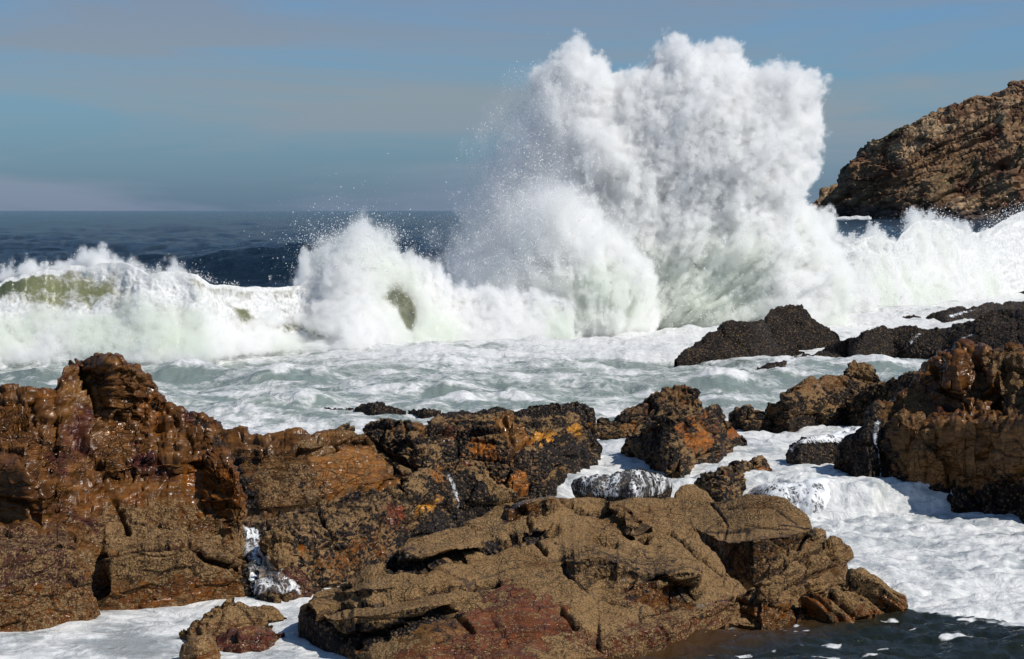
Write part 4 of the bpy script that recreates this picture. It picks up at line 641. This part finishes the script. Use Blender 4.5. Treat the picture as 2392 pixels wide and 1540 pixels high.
def vol_group(lo, hi, n):
    g = bpy.data.node_groups.new('spray_cloud', 'GeometryNodeTree'); N = g.nodes.new; K = g.links.new
    g.interface.new_socket('Geometry', in_out='INPUT', socket_type='NodeSocketGeometry'); g.interface.new_socket('Geometry', in_out='OUTPUT', socket_type='NodeSocketGeometry')
    gi = N('NodeGroupInput'); go = N('NodeGroupOutput'); vc = N('GeometryNodeVolumeCube'); si = N('GeometryNodeSampleIndex'); si.data_type = 'FLOAT'; si.domain = 'POINT'
    at = N('GeometryNodeInputNamedAttribute'); at.data_type = 'FLOAT'; at.inputs[0].default_value = 'den'
    ps = N('GeometryNodeInputPosition'); sx = N('ShaderNodeSeparateXYZ'); K(ps.outputs[0], sx.inputs[0]); acc = None; stride = 1
    for a in range(3):
        m1 = N('ShaderNodeMath'); m1.operation = 'SUBTRACT'; K(sx.outputs[a], m1.inputs[0]); m1.inputs[1].default_value = lo[a]
        m2 = N('ShaderNodeMath'); m2.operation = 'MULTIPLY'; K(m1.outputs[0], m2.inputs[0]); m2.inputs[1].default_value = (n[a] - 1) / (hi[a] - lo[a])
        m3 = N('ShaderNodeMath'); m3.operation = 'ROUND'; K(m2.outputs[0], m3.inputs[0])
        f = N('FunctionNodeFloatToInt'); K(m3.outputs[0], f.inputs[0])
        im = N('FunctionNodeIntegerMath'); im.operation = 'MULTIPLY'; K(f.outputs[0], im.inputs[0]); im.inputs[1].default_value = stride; stride *= int(n[a])
        if acc is None: acc = im
        else:
            ad = N('FunctionNodeIntegerMath'); ad.operation = 'ADD'; K(acc.outputs[0], ad.inputs[0]); K(im.outputs[0], ad.inputs[1]); acc = ad
    K(gi.outputs[0], si.inputs['Geometry']); K(at.outputs[0], si.inputs['Value']); K(acc.outputs[0], si.inputs['Index']); K(si.outputs[0], vc.inputs['Density'])
    vc.inputs['Min'].default_value = lo; vc.inputs['Max'].default_value = hi
    for a, ax in enumerate('XYZ'): vc.inputs['Resolution ' + ax].default_value = int(n[a])
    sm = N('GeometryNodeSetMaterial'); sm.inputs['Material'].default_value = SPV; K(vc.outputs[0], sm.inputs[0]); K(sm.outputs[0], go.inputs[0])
    return g
def cloud(name, lo, hi, vox, fn, parent):
    """fn(points (n,3)) -> density; baked on a grid and shown as a volume"""
    lo = np.array(lo, float); hi = np.array(hi, float); n = np.maximum(2, np.round((hi - lo) / vox).astype(int)); ax = [np.linspace(lo[a], hi[a], n[a]) for a in range(3)]
    D = np.zeros((n[2], n[1], n[0]), np.float32); gy, gx = np.meshgrid(ax[1], ax[0], indexing='ij'); Fm = []
    for k in range(n[2]):
        P = np.stack([gx.ravel(), gy.ravel(), np.full(gx.size, ax[2][k])], 1); D[k] = fn(P).reshape(n[1], n[0])
    D[0] = D[-1] = 0; D[:, 0] = D[:, -1] = 0; D[:, :, 0] = D[:, :, -1] = 0
    org = np.array(parent.location)
    V = np.zeros((D.size, 3), np.float32) + org
    o = rawmesh(name, V, np.zeros((0, 4), int), SPV, {'den': ('FLOAT', D)}, parent, org)
    md = o.modifiers.new('cloud', 'NODES'); md.node_group = vol_group(tuple(lo - org), tuple(hi - org), n); tag(o, kind='stuff')
    print(name, n, D.size, (D > 0.01).mean(), time.time() - T0)
    return o, D, lo, hi, n
def fringe(D, lo, hi, n, cnt, seed, wfn):
    """droplets where the cloud thins out"""
    r = np.random.RandomState(seed); w = wfn(D).ravel().astype(np.float64); w /= w.sum()
    idx = r.choice(w.size, cnt, p=w); k, j, i = np.unravel_index(idx, D.shape); d = (hi - lo) / (n - 1)
    V = lo + np.stack([i, j, k], 1) * d + (r.rand(cnt, 3) - 0.5) * d * 1.0
    m = r.rand(cnt) < (0.15 + 0.85 * ss(-0.1, 0.4, fbm(V * 5.0, 3, seed, 0.7))); V = V[m]
    return V
def field2d(poly, vlo, step=6.0, mpp=0.0142, pad=160, blur=0):
    pu = np.array(poly, float); gu = np.arange(pu[:, 0].min() - pad, pu[:, 0].max() + pad, step); gv = np.arange(pu[:, 1].min() - pad, pu[:, 1].max() + pad, step); GU, GV = np.meshgrid(gu, gv)
    ext = [(a, b if b < vlo - 60 else b + 300) for a, b in poly]; SD = segdist(GU, GV, ext + ext[:1]) * np.where(inpoly(GU, GV, ext), 1, -1) * mpp
    if blur:
        k = np.hanning(blur * 2 + 1); k /= k.sum(); SB = np.apply_along_axis(lambda x: np.convolve(np.pad(x, blur, 'edge'), k, 'valid'), 0, SD); SB = np.apply_along_axis(lambda x: np.convolve(np.pad(x, blur, 'edge'), k, 'valid'), 1, SB)
    else: SB = SD
    def f(u, v, which=0):
        A = SB if which else SD; x = np.clip((u - gu[0]) / step, 0, len(gu) - 1.001); y = np.clip((v - gv[0]) / step, 0, len(gv) - 1.001); i = x.astype(int); j = y.astype(int); fx = x - i; fy = y - j
        return (A[j, i] * (1 - fx) + A[j, i + 1] * fx) * (1 - fy) + (A[j + 1, i] * (1 - fx) + A[j + 1, i + 1] * fx) * fy
    return f
# ---------------------------------------------------------------- breaking waves
GRN = np.array([0.115, 0.120, 0.060]); DGN = np.array([0.050, 0.060, 0.036]); GRY = np.array([0.36, 0.34, 0.27])
def breaker(name, label, top, bot, patches=(), amp=1.0, seed=1, par=None, fo=0.62, **k):
    P, tt, fr, hh = lump(top, bot, seed=seed, **k)
    V = P.reshape(-1, 3); N = normals(P).reshape(-1, 3); U, VV = uv(V)
    d = 0.36 * puff(V * 0.7, 5, seed + 80, 0.6) + 0.10 * fbm(V * 3.5, 3, seed + 81) + 0.04 * fbm(V * 12, 2, seed + 82)
    foam = fo + 0.10 * fbm(V * 0.7, 3, seed + 83); col = np.tile(GRY, (len(V), 1)); sm = np.ones(len(V))
    for pts, cc, f0, soft in patches:
        sd = segdist(U, VV, pts + pts[:1]) * np.where(inpoly(U, VV, pts), 1, -1) + fbm(V * 1.6, 4, seed + 84) * soft
        f = ss(-soft, soft, sd); col = mixc(col, cc, f); foam = foam * (1 - f) + f0 * f; sm = sm * (1 - 0.75 * f)
    foam = foam - 0.1 * (d < -0.05) + 0.5 * ss(0.93, 0.99, tt.ravel())
    V = V + N * (d * sm * amp * ss(1.0, 0.86, tt.ravel()))[:, None]
    P = V.reshape(P.shape)
    o = gridmesh(name, P, WAVE, {'col': ('FLOAT_COLOR', col), 'foam': ('FLOAT', foam)})
    tag(o, label, 'wave')
    return o, P, foam
LT = [(-90, 670), (-40, 660), (0, 652), (20, 638), (60, 632), (102, 622), (144, 621), (164, 613), (212, 613), (239, 604), (267, 602), (301, 608), (325, 618), (342, 630), (393, 626), (417, 626), (431, 628), (455, 632), (479, 646), (496, 655), (547, 660), (598, 662), (660, 664), (701, 655), (730, 610), (745, 575), (770, 560), (800, 550), (830, 520), (855, 512), (880, 528), (920, 555), (935, 575), (960, 598), (1000, 628), (1030, 665), (1080, 695), (1130, 690), (1200, 690), (1320, 700)]
LB = [(-90, 842), (0, 840), (205, 838), (342, 840), (479, 838), (547, 826), (700, 812), (817, 812), (960, 802), (1090, 792), (1320, 790)]
LM = [(a, max(b + (9 if a < 720 else 4), 628 if 700 < a < 1010 else 0)) for a, b in LT]
lw, LP, lf = breaker('breaking_wave', 'long white breaking wave with green shoulder at its left end', LM, LB,
    [([(-90, 660), (20, 640), (75, 634), (110, 650), (70, 690), (0, 700), (-90, 710)], DGN * 1.6, 0.12, 22), ([(60, 640), (170, 635), (260, 660), (280, 720), (230, 730), (150, 700), (100, 720), (60, 690)], GRN * 1.7, 0.30, 40), ([(430, 634), (470, 645), (490, 665), (560, 660), (700, 665), (720, 690), (600, 690), (560, 680), (500, 680), (450, 670)], GRY * 0.9, 0.42, 20), ([(540, 710), (580, 720), (600, 745), (570, 750)], GRN * 1.2, 0.25, 10),
     ([(905, 670), (945, 665), (965, 700), (975, 745), (970, 785), (940, 770), (925, 720), (895, 700)], GRN * 0.9, 0.08, 12), ([(640, 760), (680, 750), (800, 790), (760, 805)], GRN, 0.40, 14)],
    seed=2, zw=0.35, slope=[(-90, 52), (600, 50), (850, 62), (1160, 60)], p=0.8, jit=5, back=1.6, amp=0.45, du=2.4, dv=2.2, wob=0.4)
RT = [(1850, 640), (1900, 560), (1952, 560), (1986, 574), (2011, 560), (2044, 550), (2061, 556), (2094, 566), (2107, 548), (2136, 518), (2169, 512), (2203, 518), (2232, 535), (2265, 545), (2294, 540), (2336, 520), (2357, 505), (2392, 492), (2440, 480), (2560, 500), (2680, 560)]
RB = [(1850, 742), (1900, 727), (2000, 727), (2100, 720), (2200, 706), (2392, 690), (2560, 685), (2680, 685)]
rw, RP, rf = breaker('breaking_wave', 'churning whitewater surge running to the right edge past the splash', RT, RB, [], seed=6, zw=0.35, slope=[(1850, 62), (2680, 62)], p=0.9, jit=7, back=1.2, amp=0.5, fo=0.72)

def band(P, T, poly, vlo, mpp, crisp, dmax, holes=(), thin=(), seed=0, jet=0.5, blur=4, pf=0.28):
    """whitewater tumbling down the face of wave grid P, T thick"""
    f = field2d(poly, vlo, mpp=mpp, blur=blur); U, VV = uv(P.reshape(-1, 3)); nr, nc = P.shape[:2]
    nf = int(nr * 0.80); U = U.reshape(nr, nc); VV = VV.reshape(nr, nc); ucol = U[nr // 2]; step = 4
    vg = np.arange(VV.min(), VV.max(), 4.0); YG = np.zeros((len(vg), nc))
    for c in range(nc):
        o_ = np.argsort(VV[4:nf, c]); YG[:, c] = np.interp(vg, VV[4:nf, c][o_], P[4:nf, c, 1][o_])
    def dens(Q):
        out = np.zeros(len(Q)); u, v = uv(Q); a = f(u, v); k = a > -0.8
        if not k.any(): return out
        Q, u, v, a = Q[k], u[k], v[k], a[k]
        x = np.clip(np.interp(u, ucol, np.arange(nc)), 0, nc - 1.01); y = np.clip((v - vg[0]) / 4, 0, len(vg) - 1.01); ym = YG[y.astype(int), x.astype(int)]
        th = T(u, v) * np.sqrt(np.clip((a + 0.3) / 1.2, 0, 1)); d = ym + 0.25 - Q[:, 1]
        F_ = np.minimum(np.minimum(th - d, d + 0.9), a * 1.2 + 0.15)
        W_ = Q + np.stack([fbm(Q * 0.9, 2, 91), fbm(Q * 0.9, 2, 93), fbm(Q * 0.9, 2, 95)], 1) * 0.4
        F_ = F_ + pf * puff(W_ * 0.9, 3, seed + 1, 0.7) + 0.36 * fbm(W_ * 3.6, 4, seed + 5, 0.8)
        F_ = F_ + jet * fbm(Q * np.array([3.0, 2.0, 0.5]), 3, seed + 8, 0.7) * ss(0.8, 0.0, a)
        for pts, soft, amt in holes:
            hd = segdist(u, v, pts + pts[:1]) * np.where(inpoly(u, v, pts), 1, -1) + soft * 1.2 * fbm(Q * 1.6, 4, seed + 14)
            F_ = F_ - amt * ss(-soft, soft, hd)
        tn = 1.0
        for pts, soft, amt in thin:
            hd = segdist(u, v, pts + pts[:1]) * np.where(inpoly(u, v, pts), 1, -1) + soft * 2.0 * fbm(Q * 1.3, 4, seed + 14); tn = tn * (1 - amt * ss(-soft, soft, hd))
        cr = crisp(u, v) if callable(crisp) else crisp; dd = tn * dmax * ss(0, 1, F_ / cr) ** 1.4 * np.clip(0.75 + 1.6 * fbm(Q * 8, 2, seed + 31, 0.8), 0.05, 3) * ss(0.25, 0.45, Q[:, 2])
        out[k] = dd * (dd > 0.01); return out
    return dens
LC = [(-160, 660), (-60, 650), (0, 643), (40, 628), (70, 622), (100, 614), (160, 612), (215, 610), (245, 600), (270, 598), (301, 606), (325, 616), (342, 630), (400, 624), (440, 640), (470, 672), (540, 706), (600, 700), (660, 680), (705, 655), (725, 600), (735, 550), (760, 545), (800, 530), (830, 500), (855, 500), (882, 520), (920, 548), (937, 570), (962, 592), (1000, 622), (1035, 662), (1090, 690), (1150, 680), (1240, 692), (1330, 715), (1420, 750), (1500, 800), (817, 814), (547, 830), (342, 842), (0, 844), (-160, 846)]
dl = band(LP, lambda u, v: 0.55 + 0.55 * ss(700, 820, v) + 0.5 * ss(700, 800, u), LC, 800, 0.0108, lambda u, v: 0.28 + 0.7 * ss(650, 530, v) * ss(700, 740, u), 9.0, seed=60, jet=0.6,
    thin=[([(-160, 640), (20, 635), (75, 628), (200, 632), (280, 680), (270, 735), (180, 740), (90, 700), (40, 690), (-160, 705)], 14, 0.97), ([(900, 660), (945, 655), (970, 700), (980, 745), (972, 790), (940, 775), (915, 725), (885, 700)], 12, 0.97), ([(460, 648), (560, 655), (700, 662), (700, 690), (590, 688), (500, 680)], 10, 0.6), ([(530, 705), (575, 708), (612, 745), (575, 765)], 10, 0.85)],
    holes=[([(480, 700), (500, 700), (500, 702), (480, 702)], 4, 0.0), ([(640, 700), (700, 690), (720, 720), (660, 730)], 14, 0.5), ([(640, 765), (690, 760), (800, 790), (770, 810)], 12, 0.7), ([(480, 660), (700, 668), (690, 690), (500, 690)], 12, 0.5)])
x0, x1 = pt(-120., 700., 50.)[0], pt(1500., 700., 58.)[0]
o, D, lo, hi, n = cloud('whitewater', (x0, 46.6, 0.1), (x1, 58.5, pt(800., 470., 54.)[2]), 0.06, dl, lw)
V = fringe(D, lo, hi, n, 380000, 6, lambda D: (np.clip(D - 0.3, 0, 1.5) * (D < 6)) ** 0.8); r = np.random.RandomState(3)
e = r.rand(9000) ; C = pt(r.normal(830, 70, 9000), 550 + r.exponential(1, 9000) * -22 + 80 * np.abs(r.normal(0, 1, 9000)), r.uniform(52, 56, 9000)); C = C[(C[:, 2] > 1)]
us2 = r.uniform(-60, 560, 5000); S2 = pt(us2, np.interp(us2, *polyl(LT)) + 6 - r.exponential(7, 5000), r.uniform(51.5, 52.5, 5000)); S2 = S2[ss(0.05, 0.45, fbm(S2 * 1.6, 3, 9)) > r.rand(len(S2))]
V = np.concatenate([V, C, S2]); droplets('spray', V, 0.007 * (0.5 + 1.8 * r.rand(len(V)) ** 5), parent=lw, kind='stuff')
RC = [(1860, 640), (1905, 560), (1952, 552), (1986, 570), (2011, 552), (2044, 542), (2061, 550), (2094, 562), (2107, 540), (2136, 508), (2169, 505), (2203, 508), (2232, 526), (2265, 538), (2294, 532), (2336, 508), (2357, 494), (2392, 482), (2440, 470), (2560, 490), (2700, 520), (2700, 690), (2392, 692), (2200, 708), (2100, 722), (2000, 729), (1900, 732), (1860, 742)]
dr = band(RP, lambda u, v: 0.9 + 0.9 * ss(600, 720, v), RC, 690, 0.0165, 0.34, 7.0, seed=70, jet=0.8, pf=0.55, blur=4)
x0, x1 = pt(1850., 700., 72.)[0], pt(2560., 700., 78.)[0]
o, D, lo, hi, n = cloud('whitewater', (x0, 70.0, 0.1), (x1, 84.0, pt(2000., 455., 76.)[2]), 0.075, dr, rw)
V = fringe(D, lo, hi, n, 420000, 7, lambda D: (np.clip(D, 0, 1.5) * (D < 5)) ** 0.8)
C = pt(r.uniform(1900, 2600, 30000), 500 + r.normal(0, 1, 30000) * 22 - 0.02 * 0, r.uniform(73, 80, 30000)); uc, vc_ = uv(C); tp = np.interp(uc, *polyl(RT)); g = ss(-70, 10, vc_ - tp + 22 * fbm(C * 1.5, 3, 8)) * (vc_ < tp + 20); C = C[r.rand(len(C)) < g ** 2.5 * ss(-0.2, 0.4, fbm(C * 2.5, 3, 12))]
V = np.concatenate([V, C]); droplets('spray', V, 0.011 * (0.5 + 1.8 * r.rand(len(V)) ** 5), parent=rw, kind='stuff')
breaker('breaking_wave', 'tiny white wave breaking at the foot of the far headland', [(1940, 511), (1955, 508), (1972, 505), (1985, 507), (2000, 504), (2018, 506), (2030, 504), (2036, 510)], [(1940, 512), (2036, 513)], [], seed=9, Y=850, slope=60, jit=1, du=1.5, dv=1.2, sk=2, fo=0.9)
print('waves', time.time() - T0)
# ---------------------------------------------------------------- the great splash
SP = [(1030, 800), (1020, 740), (1035, 680), (1055, 620), (1085, 560), (1115, 500), (1145, 440), (1170, 390), (1192, 340), (1215, 300), (1250, 260), (1248, 210), (1265, 172), (1305, 145), (1325, 105), (1345, 102), (1378, 128), (1408, 136), (1420, 168), (1450, 180), (1468, 206), (1500, 180), (1530, 160), (1562, 114), (1600, 92), (1640, 118), (1680, 92), (1708, 98), (1722, 140), (1752, 174), (1790, 163), (1850, 154), (1886, 172), (1892, 212), (1880, 250), (1903, 285), (1900, 330), (1886, 370), (1898, 410), (1886, 435), (1876, 465), (1900, 495), (1938, 520), (1955, 570), (1990, 620), (2010, 745)]
S1 = [(1030, 800), (1030, 750), (1050, 690), (1085, 620), (1130, 560), (1200, 480), (1270, 400), (1340, 400), (1420, 480), (1480, 560), (1515, 600), (1535, 650), (1528, 700), (1545, 750), (1535, 800)]
fA = field2d(SP, 745, blur=16); fB = field2d(S1, 795, blur=8, mpp=0.0129)
YA, YB = 65.0, 60.6
def dens(P):
    out = np.zeros(len(P)); u, v = uv(P); a0 = fA(u, v)
    k = a0 > -1.6
    if not k.any(): return out
    P, u, v, a0 = P[k], u[k], v[k], a0[k]; a1 = fA(u, v, 1); b0 = fB(u, v); b1 = fB(u, v, 1)
    wr = np.stack([fbm(P * 0.5, 2, 91), fbm(P * 0.5, 2, 93), fbm(P * 0.5, 2, 95)], 1) * 0.7; Q = P + wr
    dx = P[:, 0] - 2.5; dz = P[:, 2] + 2.0; rr = np.hypot(dx, dz); an = np.arctan2(dx, dz)
    jet = fbm(np.stack([an * 9, rr * 0.35, P[:, 1] * 0.6], 1), 4, 19, 0.6)
    TA = 2.9 * np.sqrt(np.clip((np.minimum(a1, a0 + 0.8) + 0.5) / 2.6, 0, 1)); TB = 2.2 * np.sqrt(np.clip((np.minimum(b1, b0 + 0.8) + 0.3) / 1.8, 0, 1))
    yA = YA + 0.6 * fbm(P * np.array([0.25, 0, 0.25]), 2, 55)
    FA = np.minimum(TA - np.abs(P[:, 1] - yA), a0 * 1.2 + 0.25); FB = np.minimum(TB - np.abs(P[:, 1] - YB), b0 * 1.2 + 0.2)
    Fv = np.maximum(FA, FB)
    edge = ss(1.5, 0.2, np.maximum(a0, 0))
    Fv = Fv + 0.34 * puff(Q * 0.40, 2, 21, 0.6) + 0.24 * puff(Q * 1.1, 3, 23, 0.75) + 0.62 * fbm(np.stack([an * 20, rr * 0.8, P[:, 1] * 1.5], 1), 4, 37, 0.7) + 0.35 * (FB > FA) * fbm(Q * 2.0, 3, 39, 0.7) + 0.30 * fbm(Q * 3.2, 4, 25, 0.8) + 0.30 * edge * fbm(Q * 6.5, 2, 33, 0.8) + 1.0 * jet * (0.3 + 0.7 * edge) * ss(2, 6, rr)
    left = ss(1400, 1180, u) * ss(130, 260, v) * ss(760, 560, v); crisp = 0.36 + 1.3 * left + 0.8 * (FB > FA) * ss(650, 520, v)
    d = 7.0 * ss(0, 1, Fv / crisp) ** (1.3 + 0.8 * left)
    d = d + 0.9 * left * ss(-1.4, 0.8, Fv) * np.clip(0.6 + 1.2 * fbm(Q * 0.8, 4, 29), 0, 2)
    d *= np.clip(0.75 + 1.6 * fbm(P * 7, 2, 31, 0.8), 0.05, 3) * ss(0.2, 0.5, P[:, 2])
    out[k] = d * (d > 0.004); return out
root = bpy.data.objects.new('splash', None); COL.objects.link(root); root.location = pt(1500., 770., 62.); tag(root, 'towering white splash of spray exploding above the rocks', 'splash')
a_, b_ = pt(980., 800., 60.), pt(2060., 60., 69.)
VOX = 0.055
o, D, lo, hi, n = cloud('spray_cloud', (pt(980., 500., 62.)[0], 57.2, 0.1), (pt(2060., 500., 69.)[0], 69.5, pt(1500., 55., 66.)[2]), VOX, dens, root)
V = fringe(D, lo, hi, n, 1100000, 5, lambda D: (np.clip(D, 0, 1.2) * (D < 6)) ** 0.7)
r = np.random.RandomState(3); droplets('spray', V, 0.0095 * (0.5 + 1.8 * r.rand(len(V)) ** 5), parent=root, kind='stuff')
SC.cycles.volume_bounces = 16; SC.cycles.volume_step_rate = 2.5; SC.cycles.volume_max_steps = 256; SC.cycles.max_bounces = 24
print('splash', len(V), time.time() - T0)
